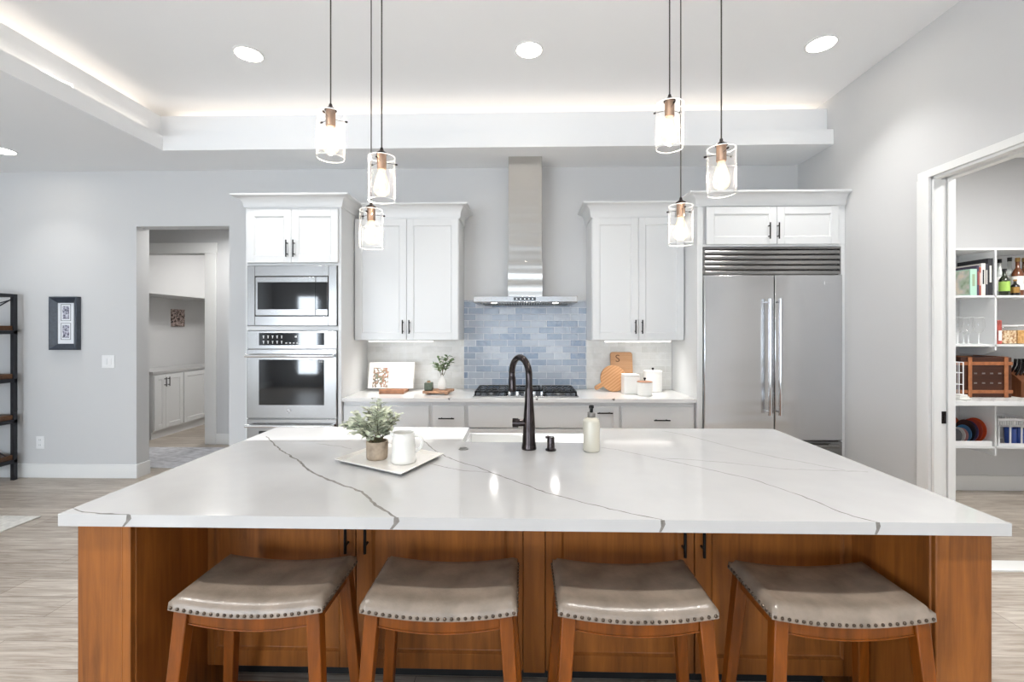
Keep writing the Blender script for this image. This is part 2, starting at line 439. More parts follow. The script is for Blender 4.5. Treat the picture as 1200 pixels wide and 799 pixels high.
def shaker(parent, name, mat, x0, x1, z0, z1, y, T=None, stile=0.062, depth=0.02, rec=0.009):
    """A five-piece door or drawer front whose face lies at y (front is towards -y)."""
    mb = MB(); mb.T = T
    mb.box(x0, x0 + stile, y, y + depth, z0, z1); mb.box(x1 - stile, x1, y, y + depth, z0, z1)
    mb.box(x0 + stile, x1 - stile, y, y + depth, z1 - stile, z1); mb.box(x0 + stile, x1 - stile, y, y + depth, z0, z0 + stile)
    a0, a1, c0, c1 = x0 + stile, x1 - stile, z0 + stile, z1 - stile
    s = 0.008
    # sloped inner edge and recessed field
    o = [(a0, y + 0.001, c0), (a1, y + 0.001, c0), (a1, y + 0.001, c1), (a0, y + 0.001, c1)]
    i = [(a0 + s, y + rec, c0 + s), (a1 - s, y + rec, c0 + s), (a1 - s, y + rec, c1 - s), (a0 + s, y + rec, c1 - s)]
    mb.add(o + i, [(k, (k + 1) % 4, 4 + (k + 1) % 4, 4 + k) for k in range(4)] + [(4, 5, 6, 7)])
    mb.box(a0, a1, y + rec + 0.001, y + depth, c0, c1)
    return mb.build(name, mat, parent, bevel=0.0015, segs=1)
def pull(parent, x, z, y, L=0.13, vertical=True, T=None, mat='black', r=0.0055, off=0.03, name='handle'):
    mb = MB(); mb.T = T
    if vertical:
        mb.cyl((x, y - off, z - L / 2), (x, y - off, z + L / 2), r, 10)
        for dz in (-L * 0.32, L * 0.32):
            mb.cyl((x, y - off, z + dz), (x, y + 0.001, z + dz), r * 0.9, 8)
    else:
        mb.cyl((x - L / 2, y - off, z), (x + L / 2, y - off, z), r, 10)
        for dx in (-L * 0.32, L * 0.32):
            mb.cyl((x + dx, y - off, z), (x + dx, y + 0.001, z), r * 0.9, 8)
    return mb.build(name, mat, parent)
def bez(p0, p1, p2, p3, n=12):
    out = []
    for i in range(n + 1):
        t = i / n; a = (1 - t)
        out.append(tuple(a ** 3 * p0[k] + 3 * a * a * t * p1[k] + 3 * a * t * t * p2[k] + t ** 3 * p3[k] for k in range(3)))
    return out

# ================================================================ the room
XL, XR, YB, YF, WT = -6.60, 2.68, 4.50, -4.20, 0.155
ZC, ZT = 3.10, 3.515                       # low ceiling, tray ceiling
LIPX, LIPY = -3.22, 3.99
def S(name, mats, *boxes, bevel=0.0, smooth=40):
    return struct(B(name, mats, None, *boxes, bevel=bevel, smooth=smooth))

S('floor', 'floor', (-7.0, 5.4, -4.5, 9.8, -0.12, 0.0))
# back wall with the cased passage on the left
DX0, DX1, DZ = PX(160, YB), PX(268.5, YB), PZ(210, 265, YB)
S('wall_back', 'wall', (XL - 0.15, DX0, YB, YB + WT, 0, 3.6), (DX1, XR + 0.14, YB, YB + WT, 0, 3.6), (DX0, DX1, YB, YB + WT, DZ, 3.6))
# right wall with the pantry opening
PY0, PY1, PZT = 1.55, 3.05, 2.50
S('wall_right', 'wall', (XR, XR + 0.14, PY1, YB, 0, 3.6), (XR, XR + 0.14, YF, PY0, 0, 3.6), (XR, XR + 0.14, PY0, PY1, PZT, 3.6))
# left wall: the small high window the sun comes through
HW = (2.05, 2.44, 1.60, 2.06)
wl = MB()
def wall_x(mb, x0, x1, ya, yb, z1, holes):
    ys = sorted({ya, yb, *[h[0] for h in holes], *[h[1] for h in holes]})
    for a, b in zip(ys[:-1], ys[1:]):
        hs = [h for h in holes if h[0] <= a + 1e-6 and h[1] >= b - 1e-6]
        if hs:
            h = hs[0]
            mb.box(x0, x1, a, b, 0, h[2]); mb.box(x0, x1, a, b, h[3], z1)
        else: mb.box(x0, x1, a, b, 0, z1)
LW = [HW]
wall_x(wl, XL - 0.15, XL, YF, YB, 3.6, LW)
struct(wl.build('wall_left', 'wall'))
FW = [(-5.88, -5.28, 0.35, 2.35), (-4.6, -2.4, 0.35, 2.35), (-1.25, 1.45, 0.35, 2.35)]
wf = MB()
xs = [XL - 0.15] + [v for h in FW for v in h[:2]] + [XR + 0.14]
for i in range(7):
    if i % 2:
        h = FW[i // 2]
        wf.box(xs[i], xs[i + 1], YF - 0.15, YF, 0, h[2]); wf.box(xs[i], xs[i + 1], YF - 0.15, YF, h[3], 3.6)
    else: wf.box(xs[i], xs[i + 1], YF - 0.15, YF, 0, 3.6)
struct(wf.build('wall_front', 'wall'))
# windows: frame with one mullion each, glazed
def window(n, boxf, pane):
    f = struct(B('window_%d' % n, 'trim', None, *boxf, bevel=0.004))
    B('pane', 'pane', f, pane, bevel=0)
k = 1
for (x0, x1, z0, z1) in FW:
    y0, y1 = YF - 0.11, YF - 0.05; xm = (x0 + x1) / 2
    window(k, [(x0, x0 + .06, y0, y1, z0, z1), (x1 - .06, x1, y0, y1, z0, z1), (x0 + .06, x1 - .06, y0, y1, z0, z0 + .06), (x0 + .06, x1 - .06, y0, y1, z1 - .06, z1), (xm - .03, xm + .03, y0, y1, z0 + .06, z1 - .06)],
           (x0 + .05, x1 - .05, YF - .085, YF - .079, z0 + .05, z1 - .05)); k += 1
for (y0, y1, z0, z1) in LW:
    x0, x1 = XL - .11, XL - .05; ym = (y0 + y1) / 2
    bs = [(x0, x1, y0, y0 + .03, z0, z1), (x0, x1, y1 - .03, y1, z0, z1), (x0, x1, y0 + .03, y1 - .03, z0, z0 + .03), (x0, x1, y0 + .03, y1 - .03, z1 - .03, z1)]
    if z1 - z0 > 1: bs.append((x0, x1, ym - .03, ym + .03, z0 + .03, z1 - .03))
    window(k, bs, (XL - .083, XL - .077, y0 + .02, y1 - .02, z0 + .02, z1 - .02)); k += 1

# ceiling: low border with a raised tray and a light cove behind its fascia
ce = MB()
ce.box(XL - .15, XR + .14, YF - .15, YB + WT, ZT, ZT + .12)
for z0, z1, e in ((ZC, ZC + .13, 0.0), (ZC + .13, ZT, 0.30)):
    ce.box(XL - .15, XR + .14, LIPY + e, YB + WT, z0, z1)
    ce.box(XL - .15, LIPX - e, YF - .15, LIPY + e, z0, z1)
    ce.box(LIPX - e, XR + .14, YF - .15, -3.0 - e, z0, z1)
struct(ce.build('ceiling', 'ceil'))
tr = MB()
tr.box(LIPX - .11, XR, LIPY + .085, LIPY + .11, ZC + .13, ZC + .345)
tr.box(LIPX - .11, LIPX - .085, -3.0, LIPY + .085, ZC + .13, ZC + .345)
struct(tr.build('trim_1', 'ceil'))

# passage behind the doorway and the room beyond it
HY = 5.85
LX0, LX1, LZ = -5.02, PX(241, HY), PZ(210, 297, HY)
S('wall_passage', 'wall', (-6.9, LX0, HY, HY + .14, 0, 2.9), (LX1, -1.9, HY, HY + .14, 0, 2.9), (LX0, LX1, HY, HY + .14, LZ, 2.9),
  (-6.9, -6.76, YB + WT, HY, 0, 2.9), (-2.0, -1.9, YB + WT, HY, 0, 2.9))
S('ceiling_passage', 'ceil', (-6.9, -1.9, YB + WT, HY + .14, 2.9, 3.0))
S('wall_laundry', 'wall', (-5.74, -5.60, HY + .14, 9.5, 0, 2.95), (-3.3, -3.16, HY + .14, 9.5, 0, 2.95), (-5.74, -3.16, 9.5, 9.64, 0, 2.95))
S('ceiling_laundry', 'ceil', (-5.74, -3.16, HY + .14, 9.64, 2.95, 3.05))
S('wall_laundry_bulkhead', 'wall', (-5.60, -5.03, HY + .14, 9.5, 1.99, 2.95))
cw = PX(254, HY) - LX1
S('trim_2', 'trim', (LX1, LX1 + cw, HY - .02, HY, 0, LZ), (LX0 - cw, LX0, HY - .02, HY, 0, LZ), (LX0 - cw - .015, LX1 + cw + .015, HY - .026, HY, LZ, LZ + .135),
  (LX1, LX1 + .012, HY, HY + .14, 0, LZ), bevel=0.003)
# pantry shell
S('wall_pantry', 'wall', (XR + .14, 5.0, 4.35, 4.49, 0, 3.2), (5.0, 5.14, .4, 4.49, 0, 3.2), (XR + .14, 5.0, .26, .4, 0, 3.2))
S('ceiling_pantry', 'ceil', (XR + .14, 5.0, .4, 4.35, 3.1, 3.2))
# pantry door casing, jamb and stops
S('trim_3', 'trim', (XR - .02, XR, PY1, PY1 + .09, 0, PZT), (XR - .02, XR, PY0 - .09, PY0, 0, PZT), (XR - .014, XR, PY0 - .09, PY1 + .09, PZT, PZT + .05), bevel=0.003)
S('trim_4', 'trim', (XR, XR + .048, PY1 - .018, PY1, 0, PZT), (XR + .092, XR + .14, PY1 - .018, PY1, 0, PZT), (XR, XR + .048, PY0, PY1, PZT - .018, PZT), (XR + .092, XR + .14, PY0, PY1, PZT - .018, PZT),
  (XR, XR + .14, PY0, PY0 + .018, 0, PZT - .018), (XR + .14, XR + .152, PY1 - .005, PY1 + .08, 0, PZT + .05), bevel=0.002)
dr = struct(B('door_1', 'trim', None, (XR + .052, XR + .088, PY1 - .010, PY1 + .8, 0.012, PZT - .02), bevel=0.002), 'white pocket door slid into the wall beside the pantry')
dl = MB(); dl.box(XR + .056, XR + .084, PY1 - .0135, PY1 - .009, .885, .965); dl.box(XR + .063, XR + .077, PY1 - .017, PY1 - .012, .905, .945)
dl.build('door_latch', 'bronze', dr, bevel=0.001)
S('pantry_floor_strip', 'trim', (XR + .14, 4.6, 2.885, 3.01, 0.0, 0.012), bevel=0.003)  # flat white strip laid across the pantry floor
# baseboards
BBH = 0.14
S('baseboard_back', 'trim', (XL, DX0 + .016, YB - .016, YB, 0, BBH), (DX0, DX0 + .016, YB, YB + WT, 0, BBH), (DX1, -2.39, YB - .016, YB, 0, BBH), bevel=0.004)
S('baseboard_right', 'trim', (XR - .016, XR, PY1 + .09, 3.84, 0, BBH), (XR - .016, XR, YF, PY0 - .09, 0, BBH), bevel=0.004)
S('baseboard_left', 'trim', (XL, XL + .016, YF, YB - .016, 0, BBH), bevel=0.004)
S('baseboard_passage', 'trim', (LX1 + cw, -2.0, HY - .016, HY, 0, BBH), bevel=0.004)
S('baseboard_pantry', 'trim', (XR + .14, 5.0, 4.334, 4.35, 0, BBH), bevel=0.004)

# ================================================================ kitchen run on the back wall
YC, YU = 3.85, 4.15                # fronts of tall and base units, of wall units
CT = 0.914                         # worktop height
TX0, TX1 = PX(288, YC), PX(400, YC)
UX1 = PX(538, YU)                  # right side of the left wall unit
RX0 = PX(693.5, YU)                # left side of the right wall unit
FX0 = 1.46
CROWN_H = 0.10
def crown(parent, path, z0, h=CROWN_H, proj=0.085):
    prof = [(0.0, z0), (0.010, z0), (0.012, z0 + .012)]
    for i in range(7):
        t = i / 6; prof.append((0.014 + (proj - .022) * (1 - math.cos(t * PI / 2)), z0 + .014 + (h - .032) * math.sin(t * PI / 2)))
    prof += [(proj - .004, z0 + h - .014), (proj, z0 + h - .012), (proj, z0 + h), (0.0, z0 + h)]
    mb = MB(); mb.sweep(path, prof); return mb.build('crown_molding', 'cab', parent, smooth=30)

# ---- tall oven cabinet
MIC = (PZ(343, 382, YC), PZ(343, 311, YC)); OV = (PZ(343, 491, YC), PZ(343, 387, YC))
t = thing('oven_cabinet', 'tall white cabinet housing the microwave and the wall oven', 'cabinet', ((TX0 + TX1) / 2, YC + .32, 0))
zt = PZ(343, 243, YC)
AX0, AX1 = PX(290.5, YC), PX(396, YC)      # appliance opening
dz0, dz1 = PZ(343, 308, YC), PZ(343, 245.5, YC)
LOZ = .36
B('cabinet_body', 'cab', t, (TX0, AX0, YC, YB - .004, 0.0, zt + .01), (AX1, TX1, YC, YB - .004, 0.0, zt + .01), (AX0, AX1, YC, YB - .004, MIC[1] , dz0 - .004), (AX0, AX1, YC, YB - .004, OV[1], MIC[0]),
  (AX0, AX1, YC + .02, YB - .004, .1, LOZ), (AX0, AX1, YC, YB - .004, dz1 + .004, zt + .01), (AX0, AX1, YC + .07, YB - .004, 0, .1), (AX0, AX1, YC + .024, YB - .004, dz0 - .004, dz1 + .004), (AX0, AX1, YB - .02, YB - .004, LOZ, MIC[1]), bevel=0.002)
xm = PX(342.5, YC)
for i, (a, b) in enumerate(((TX0 + .022, xm - .0015), (xm + .0015, TX1 - .022))):
    d = shaker(t, 'door', 'cab', a, b, dz0, dz1, YC - .02)
    pull(d, xm + (-.03 if i == 0 else .03), PZ(343, 292, YC), YC - .02, .145)
shaker(t, 'drawer', 'cab', AX0 + .004, AX1 - .004, .12, LOZ - .01, YC - .02)
crown(t, [(TX0, YB - .004), (TX0, YC), (TX1, YC), (TX1, YB - .004)][::1], PZ(343, 243, YC))

# ---- microwave with trim kit
yf = YC - .018
t = thing('microwave', 'built-in steel microwave with dark window above the oven', 'microwave', ((AX0 + AX1) / 2, YC, MIC[0]))
def pxbox(x0, x1, y0, y1, Y, ya, yb):
    xm_ = (x0 + x1) / 2
    return (PX(x0, Y), PX(x1, Y), ya, yb, PZ(xm_, y1, Y), PZ(xm_, y0, Y))
def frame_boxes(o, i):
    return [(o[0], i[0], o[2], o[3], o[4], o[5]), (i[1], o[1], o[2], o[3], o[4], o[5]), (i[0], i[1], o[2], o[3], o[4], i[4]), (i[0], i[1], o[2], o[3], i[5], o[5])]
O = (AX0 + .003, AX1 - .003, yf, YC + .05, MIC[0] + .003, MIC[1] - .003)
I = pxbox(298.5, 385, 323.5, 370.5, yf, yf, YC + .05)
B('trim_kit', 'steelx', t, *frame_boxes(O, I), bevel=0.003)
I2 = (I[0] + .006, I[1] - .006, yf, YC, I[4] + .006, I[5] - .006)
B('gasket', 'dark', t, (I[0], I[1], yf + .012, YC + .3, I[4], I[5]), bevel=0)
xd = PX(370, yf)
d = B('door', 'steelx', t, (I2[0], xd - .001, yf - .002, yf + .012, I2[4], I2[5]), bevel=0.003)
W = pxbox(302, 369, 330.5, 362.5, yf, yf - .0035, yf)
B('window', 'blackglass', d, (W[0], xd - .0015, W[2], W[3], W[4], W[5]), bevel=0.001)
c = B('control_panel', 'steelx', t, (xd + .001, I2[1], yf - .002, yf + .012, I2[4], I2[5]), bevel=0.003)
B('keypad', 'blackglass', c, (xd + .001, I2[1] - .003, yf - .0035, yf, W[4], W[5]), bevel=0.001)
e = MB()
for i in range(3): e.box(xd - .045 + i * .012, xd - .037 + i * .012, yf - .003, yf - .0015, I2[4] + .014, I2[4] + .020)
e.build('emblem', 'steeld', t)

# ---- double wall oven
t = thing('built_in_oven', 'stainless steel wall oven with bar handle below the microwave', 'oven', ((AX0 + AX1) / 2, YC, LOZ))
cz0 = PZ(343, 408.5, yf)
o1 = MB(); o1.box(AX0 + .003, AX1 - .003, YC, YC + .5, LOZ + .004, OV[1] - .003)
o1.build('oven_body', 'steeld', t)
c = B('control_panel', 'steelx', t, (AX0 + .003, AX1 - .003, yf, YC, cz0, OV[1] - .003), bevel=0.003)
D = pxbox(303.5, 380, 390, 404.5, yf, yf - .002, yf + .001)
B('display', 'blackglass', c, D, bevel=0.001)
mk = MB()
def mark(x, y, w, h, mk): mk.box(PX(x, yf), PX(x + w, yf), yf - .003, yf - .0018, PZ(343, y + h, yf), PZ(343, y, yf))
for i in range(5):
    for j in range(2):
        mk = MB(); mark(308 + i * 5.3, 393.2 + j * 6.2, 2.0, .7, mk); mark(308.6 + i * 5.3, 393.9 + j * 6.2, .9, 2.4, mk); mk.build('key_symbol', 'mark', c)
for i in range(4): mk = MB(); mark(334.6 + i * 4.4, 401.2, 2.2, 1.3, mk); mk.build('key_symbol', 'mark', c)
mk = MB(); mark(345.5, 393.6, 1.4, 1.8, mk); mark(346.9, 393.2, 1.2, 2.4, mk); mk.build('key_symbol', 'mark', c)
dz = PZ(343, 490, yf)
d = B('door', 'steelx', t, (AX0 + .003, AX1 - .003, yf - .004, YC, dz, cz0 - .006), bevel=0.004)
W = pxbox(303.7, 380, 421.3, 474.5, yf, yf - .006, yf - .002)
B('window', 'blackglass', d, W, bevel=0.001)
st = MB(); xx, zz = W[1] - .062, W[5] - .024
def seg_digit(mb, x, z, segs):
    w, h, th = .013, .016, .003
    R = {'t': (x, x + w, z + h - th, z + h), 'm': (x, x + w, z + h / 2 - th / 2, z + h / 2 + th / 2), 'b': (x, x + w, z, z + th), 'L': (x, x + th, z + h / 2, z + h), 'l': (x, x + th, z, z + h / 2), 'R': (x + w - th, x + w, z + h / 2, z + h), 'r': (x + w - th, x + w, z, z + h / 2)}
    for q in segs: r_ = R[q]; mb.box(r_[0], r_[1], yf - .007, yf - .0055, r_[2], r_[3])
for i, sg in enumerate(('tmbRr', 'tmbLlr', 'tbLlRr')): seg_digit(st, xx + i * .019, zz, sg)
st.build('window_marking', 'mark', d)
em = MB(); ex, ez = PX(339, yf), PZ(343, 481.5, yf)
em.tube([(ex + .017 * math.cos(w), yf - .0055, ez + .013 * math.sin(w)) for w in [2 * PI * k / 16 for k in range(14)]], .002, 6)
em.box(ex - .004, ex + .010, yf - .007, yf - .004, ez - .002, ez + .002)
em.build('emblem', 'chrome', d)
def oven_handle(parent, zc):
    h = MB(); x0, x1 = PX(291, yf), PX(393.5, yf)
    h.tube([(x0, yf - .05, zc), (x1, yf - .05, zc)], .014, 14)
    for x in (x0 + .02, x1 - .02): h.box(x - .014, x + .014, yf - .052, yf - .003, zc - .012, zc + .012)
    return h.build('handle', 'chrome', parent, bevel=0.002)
oven_handle(d, PZ(343, 417, yf - .05))
d = B('lower_door', 'steelx', t, (AX0 + .003, AX1 - .003, yf - .004, YC, LOZ + .006, dz - .008), bevel=0.004)
oven_handle(d, PZ(343, 499.5, yf - .05))
B('window', 'blackglass', d, (W[0], W[1], yf - .006, yf - .002, LOZ + .05, PZ(343, 505, yf)), bevel=0.001)

# ---- wall cabinets each side of the hood
uz0, uz1 = PZ(480, 398.5, YU), PZ(480, 257, YU)
def wall_cab(label, x0, x1, xs, handles, path):
    t = thing('upper_cabinet', label, 'cabinet', ((x0 + x1) / 2, YU + .17, uz0))
    B('cabinet_body', 'cab', t, (x0, x1, YU, YB - .004, uz0, uz1), (path[0][0] if path[0][0] < FX0 - .5 and x1 < 0 else x0, path[-1][0] - .01 if x1 > 0 else x1, YU - .0, YB - .004, uz1 + .0001, PZ(480, 255, YU) + .01), bevel=0.002)
    for (a, b), hx in zip(xs, handles):
        d = shaker(t, 'door', 'cab', a, b, uz0 + .004, uz1, YU - .021)
        pull(d, hx, PZ(480, 383, YU), YU - .021, .125)
    crown(t, path, PZ(480, 256.5, YU), PZ(480, 240, YU) - PZ(480, 256.5, YU), .085)
s = PX(477, YU)
wall_cab('white two-door wall cabinet beside the oven tower, left of the hood', TX1 + .002, UX1, [(TX1 + .012, s - .0015), (s + .0015, UX1 - .006)], (s - .03, s + .03),
         [(TX1 + .09, YU), (UX1, YU), (UX1, YB - .004)])
s = PX(747.5, YU)
wall_cab('white two-door wall cabinet above the canisters, beside the refrigerator', RX0, FX0 - .002, [(RX0 + .006, s - .0015), (s + .0015, FX0 - .012)], (s - .03, s + .03),
         [(RX0, YB - .004), (RX0, YU), (FX0 - .09, YU)])
def light_bar(label, xa, xb):
    Y = 4.30
    t = thing('cabinet_light', label, 'light', (PX((xa + xb) / 2, Y), Y, uz0))
    B('housing', 'plastic', t, (PX(xa, Y), PX(xb, Y), Y - .02, Y + .03, uz0 - .012, uz0 - .0005), bevel=0.002)
    B('diffuser', 'ledsoft', t, (PX(xa, Y) + .008, PX(xb, Y) - .008, Y - .018, Y + .026, uz0 - .021, uz0 - .0115), bevel=0.002)
    lamp('cabinet_glow', 'AREA', (PX((xa + xb) / 2, Y), Y - .10, uz0 - .026), 0.85, NEUT, (0, 0, 0), PX(xb, Y) - PX(xa, Y) - .04, .12, spread=2.0)
light_bar('slim white light bar under the wall cabinet by the oven tower', 432, 508)
light_bar('slim white light bar under the wall cabinet by the refrigerator', 708, 786)

# ---- backsplash
BX0, BX1 = PX(544, YB), min(PX(688, YB), RX0 - .001)
TB0 = CT + .001
b1 = MB(); b1.box(BX0, BX1, YB - .010, YB - .001, TB0, 1.787); tag(b1.build('backsplash', 'bluetile', bevel=0.0), 'blue glazed brick-tile backsplash panel behind the cooktop', 'backsplash')
tag(B('backsplash', 'whitetile', None, (TX1 + .002, BX0, YB - .008, YB - .001, TB0, uz0 - .002), bevel=0.0), 'white tile backsplash behind the open cookbook', 'backsplash')
tag(B('backsplash', 'whitetile', None, (BX1, FX0 - .002, YB - .008, YB - .001, TB0, uz0 - .002), bevel=0.0), 'white tile backsplash behind the wooden boards and canisters', 'backsplash')

# ---- range hood
HYF = 4.0; hc = PX(616, HYF)
t = thing('range_hood', 'stainless steel chimney range hood above the cooktop', 'range hood', (hc, 4.25, 1.74))
cx0, cx1 = PX(595, 4.2), PX(636, 4.2)
zs = PZ(616, 306, 4.2); zl, zh = PZ(616, 354.5, HYF), PZ(616, 347, HYF)
B('lower_chimney', 'steelh', t, (cx0, cx1, 4.2, YB - .001, zh + .002, zs), bevel=0.003)
B('upper_chimney', 'steelh', t, (cx0 + .006, cx1 - .006, 4.206, YB - .001, zs - .02, ZC), bevel=0.003)
hx0, hx1 = PX(555, HYF), PX(677, HYF)
c = MB(); c.box(hx0, hx1, HYF, YB - .012, zl + .006, zh); 
c.hexa([(hx0, HYF, zl), (hx1, HYF, zl), (hx1, HYF + .03, zl), (hx0, HYF + .03, zl), (hx0, HYF, zl + .007), (hx1, HYF, zl + .007), (hx1, HYF + .03, zl + .007), (hx0, HYF + .03, zl + .007)])
c.box(hx0, hx0 + .05, HYF + .03, YB - .012, zl, zl + .007); c.box(hx1 - .05, hx1, HYF + .03, YB - .012, zl, zl + .007)
c.build('hood_canopy', 'steelx', t, bevel=0.003)
fl = MB(); nsl = 34
for i in range(nsl):
    x = hx0 + .06 + (hx1 - hx0 - .12) * (i + .5) / nsl
    fl.box(x - .006, x + .006, HYF + .06, YB - .05, zl - .006, zl + .004)
fl.build('grease_filter', 'steeld', t)
B('filter_back', 'dark', t, (hx0 + .05, hx1 - .05, HYF + .031, YB - .02, zl + .0045, zl + .006), bevel=0)
p = B('control_strip', 'blackglass', t, (PX(602, HYF), PX(628, HYF), HYF - .002, HYF + .001, PZ(616, 352.2, HYF), PZ(616, 348.3, HYF)), bevel=0.0)
for i in range(5):
    bt = MB(); x = PX(605.5 + i * 4.7, HYF); bt.box(x - .005, x + .005, HYF - .0035, HYF - .0015, PZ(616, 350.8, HYF), PZ(616, 349.7, HYF)); bt.build('button', 'chrome', p)
for x in (PX(579, HYF + .04), PX(651, HYF + .04)):
    l = MB(); l.cyl((x, HYF + .045, zl - .003), (x, HYF + .045, zl + .002), .022, 18); l.build('hood_lamp', 'led', t)
    lamp('hood_spot', 'SPOT', (x, HYF + .055, zl - .02), 2.0, NEUT, (-.35, 0, 0), radius=.03, spot=2.0)

# ---- base cabinets
KX = [TX1 + .002, PX(504, YC), PX(546, YC), PX(692.5, YC), PX(727, YC), FX0 - .002]
BY = YC + .045
klab = ['white base cabinet with a plain drawer front beside the oven tower', 'narrow white base cabinet with a black drawer pull left of the cooktop',
        'wide white base cabinet below the cooktop', 'narrow white pull-out cabinet right of the cooktop', 'white base cabinet with a black drawer pull beside the refrigerator']
dt, db = PZ(610, 475.5, BY), PZ(610, 500.5, BY)
for i in range(5):
    x0, x1 = KX[i], KX[i + 1]
    t = thing('base_cabinet', klab[i], 'cabinet', ((x0 + x1) / 2, BY + .3, 0))
    B('cabinet_body', 'cab', t, (x0 + .0005, x1 - .0005, BY, YB - .012, .10, CT - .031), (x0 + .0005, x1 - .0005, BY + .07, YB - .012, 0, .10), bevel=0.001)
    g = .016
    if i == 3:
        d = shaker(t, 'door', 'cab', x0 + g, x1 - .004, .115, dt, BY - .02, stile=.05)
        pull(d, (x0 + x1) / 2 - .005, PZ(707, 483, BY), BY - .02, .13, False)
    else:
        d = B('drawer', 'cab', t, (x0 + (.006 if i == 0 else g), x1 - g, BY - .02, BY, db, dt), bevel=0.003)
        if i in (1, 4): pull(d, PX(524 if i == 1 else 774, BY), PZ(600, 489.5 if i == 1 else 490.5, BY), BY - .02, .135, False)
        if i in (1,): shaker(t, 'door', 'cab', x0 + g, x1 - g, .115, db - .012, BY - .02)
        else:
            m_ = (x0 + x1) / 2
            for a, b, hx in ((x0 + g, m_ - .0015, m_ - .04), (m_ + .0015, x1 - g, m_ + .04)):
                dd = shaker(t, 'door', 'cab', a, b, .115, db - .012, BY - .02); pull(dd, hx, db - .12, BY - .02)

# ---- worktop on the back run
t = MB(); t.box(KX[0], FX0 - .002, YC + .005, YB - .0105, CT - .030, CT)
t.mat(1)
for (x, w) in ((436, .010), (526, .010), (629, .012), (719, .016)):
    xx = PX(x, YC); t.prismY([(xx - w, CT - .003), (xx + w * .2, CT - .016), (xx + w, CT - .006), (xx + w * .5, CT + .0004), (xx - w * .4, CT + .0004)], YC + .0042, YC + .0055)
    t.prism([(xx - w * .4, YC + .005), (xx + w * .5, YC + .005), (xx + w * 1.6, YC + .06), (xx + w * 1.3, YC + .06)], CT + .0001, CT + .0004)
tag(t.build('worktop', ['quartz_lit', 'vein'], bevel=0.0), 'white quartz worktop along the back wall holding the cooktop', 'countertop')

# ---- cooktop
CY0, CY1 = 3.925, 4.41; cc = PX(616, CY0)
t = thing('gas_cooktop', 'stainless gas cooktop with black grates under the hood', 'cooktop', (cc, (CY0 + CY1) / 2, CT))
B('cooktop_base', 'steelx', t, (cc - .457, cc + .457, CY0, CY1, CT + .0005, CT + .012), bevel=0.004)
for gx in (-.30, 0, .30):
    g = MB(); w = .143; zg = CT + .048
    ya, yb = (CY0 + .03, CY1 - .02) if gx else (CY0 + .13, CY1 - .02)
    for (a, b, c_, d_) in ((-w, w, ya, ya + .012), (-w, w, yb - .012, yb), (-w, -w + .012, ya, yb), (w - .012, w, ya, yb)):
        g.box(cc + gx + a, cc + gx + b, c_, d_, zg - .012, zg)
    for q in range(5):
        x = cc + gx - w + .03 + q * (2 * w - .06) / 4; g.box(x - .005, x + .005, ya, yb, zg - .008, zg + .002)
    for yy in (ya + (yb - ya) * .33, ya + (yb - ya) * .66): g.box(cc + gx - w, cc + gx + w, yy - .005, yy + .005, zg - .010, zg - .002)
    for px_ in (-w + .006, w - .006):
        for py_ in (ya + .006, yb - .006): g.box(cc + gx + px_ - .007, cc + gx + px_ + .007, py_ - .007, py_ + .007, CT + .010, zg - .01)
    g.build('grate', 'black', t)
for gx, gy in ((-.30, .15), (-.30, .34), (0, .29), (.30, .15), (.30, .34)):
    b_ = MB(); r = .05 if gx == 0 else .036
    b_.lathe([(r + .012, 0), (r + .012, .006), (r, .009), (r, .017), (r * .92, .021)], (cc + gx, CY0 + gy, CT + .011), 20); b_.build('burner', 'steeld', t)
for k in range(5):
    kb = MB(); x = cc + (k - 2) * .072
    kb.lathe([(.024, 0), (.024, .006), (.019, .008), (.017, .030), (.013, .033)], (x, CY0 + .06 + abs(k - 2) * .004, CT + .012), 18)
    kb.build('knob', 'chrome', t)

# ---- refrigerator and its surround
rx0, rx1 = PX(823.5, YC), PX(985.5, YC)
fz = PZ(905, 289.5, YC)
t = thing('refrigerator_surround', 'white panelled cabinet with two short doors above the refrigerator', 'cabinet', ((FX0 + XR) / 2, YC + .32, 0))
zt = PZ(905, 241.5, YC)
B('cabinet_body', 'cab', t, (FX0, rx0, YC, YB - .004, 0, zt + .01), (rx1, XR - .001, YC, YB - .004, 0, zt + .01), (rx0, rx1, YC, YB - .004, fz + .004, fz + .03), (rx0, rx1, YC + .022, YB - .004, fz + .03, zt + .01), bevel=0.002)
fm = PX(909, YC); d0, d1 = PZ(905, 286.5, YC), PZ(905, 242.5, YC)
for q in ((FX0 + .002, FX0 + .050), (PX(981, YC), XR - .002)): B('filler_strip', 'cab', t, (q[0], q[1], YC - .004, YC, d0, zt), bevel=0.001)
for i, (a, b) in enumerate(((PX(827, YC), fm - .0015), (fm + .0015, PX(981, YC)))):
    d = shaker(t, 'door', 'cab', a, b, d0, d1, YC - .02)
    pull(d, PX(900.5 if i == 0 else 911, YC - .02), PZ(905, 271.5, YC), YC - .02, .135)
crown(t, [(FX0, YB - .004), (FX0, YC), (XR - .002, YC)], zt, PZ(905, 222.5, YC - .08) - zt, .085)

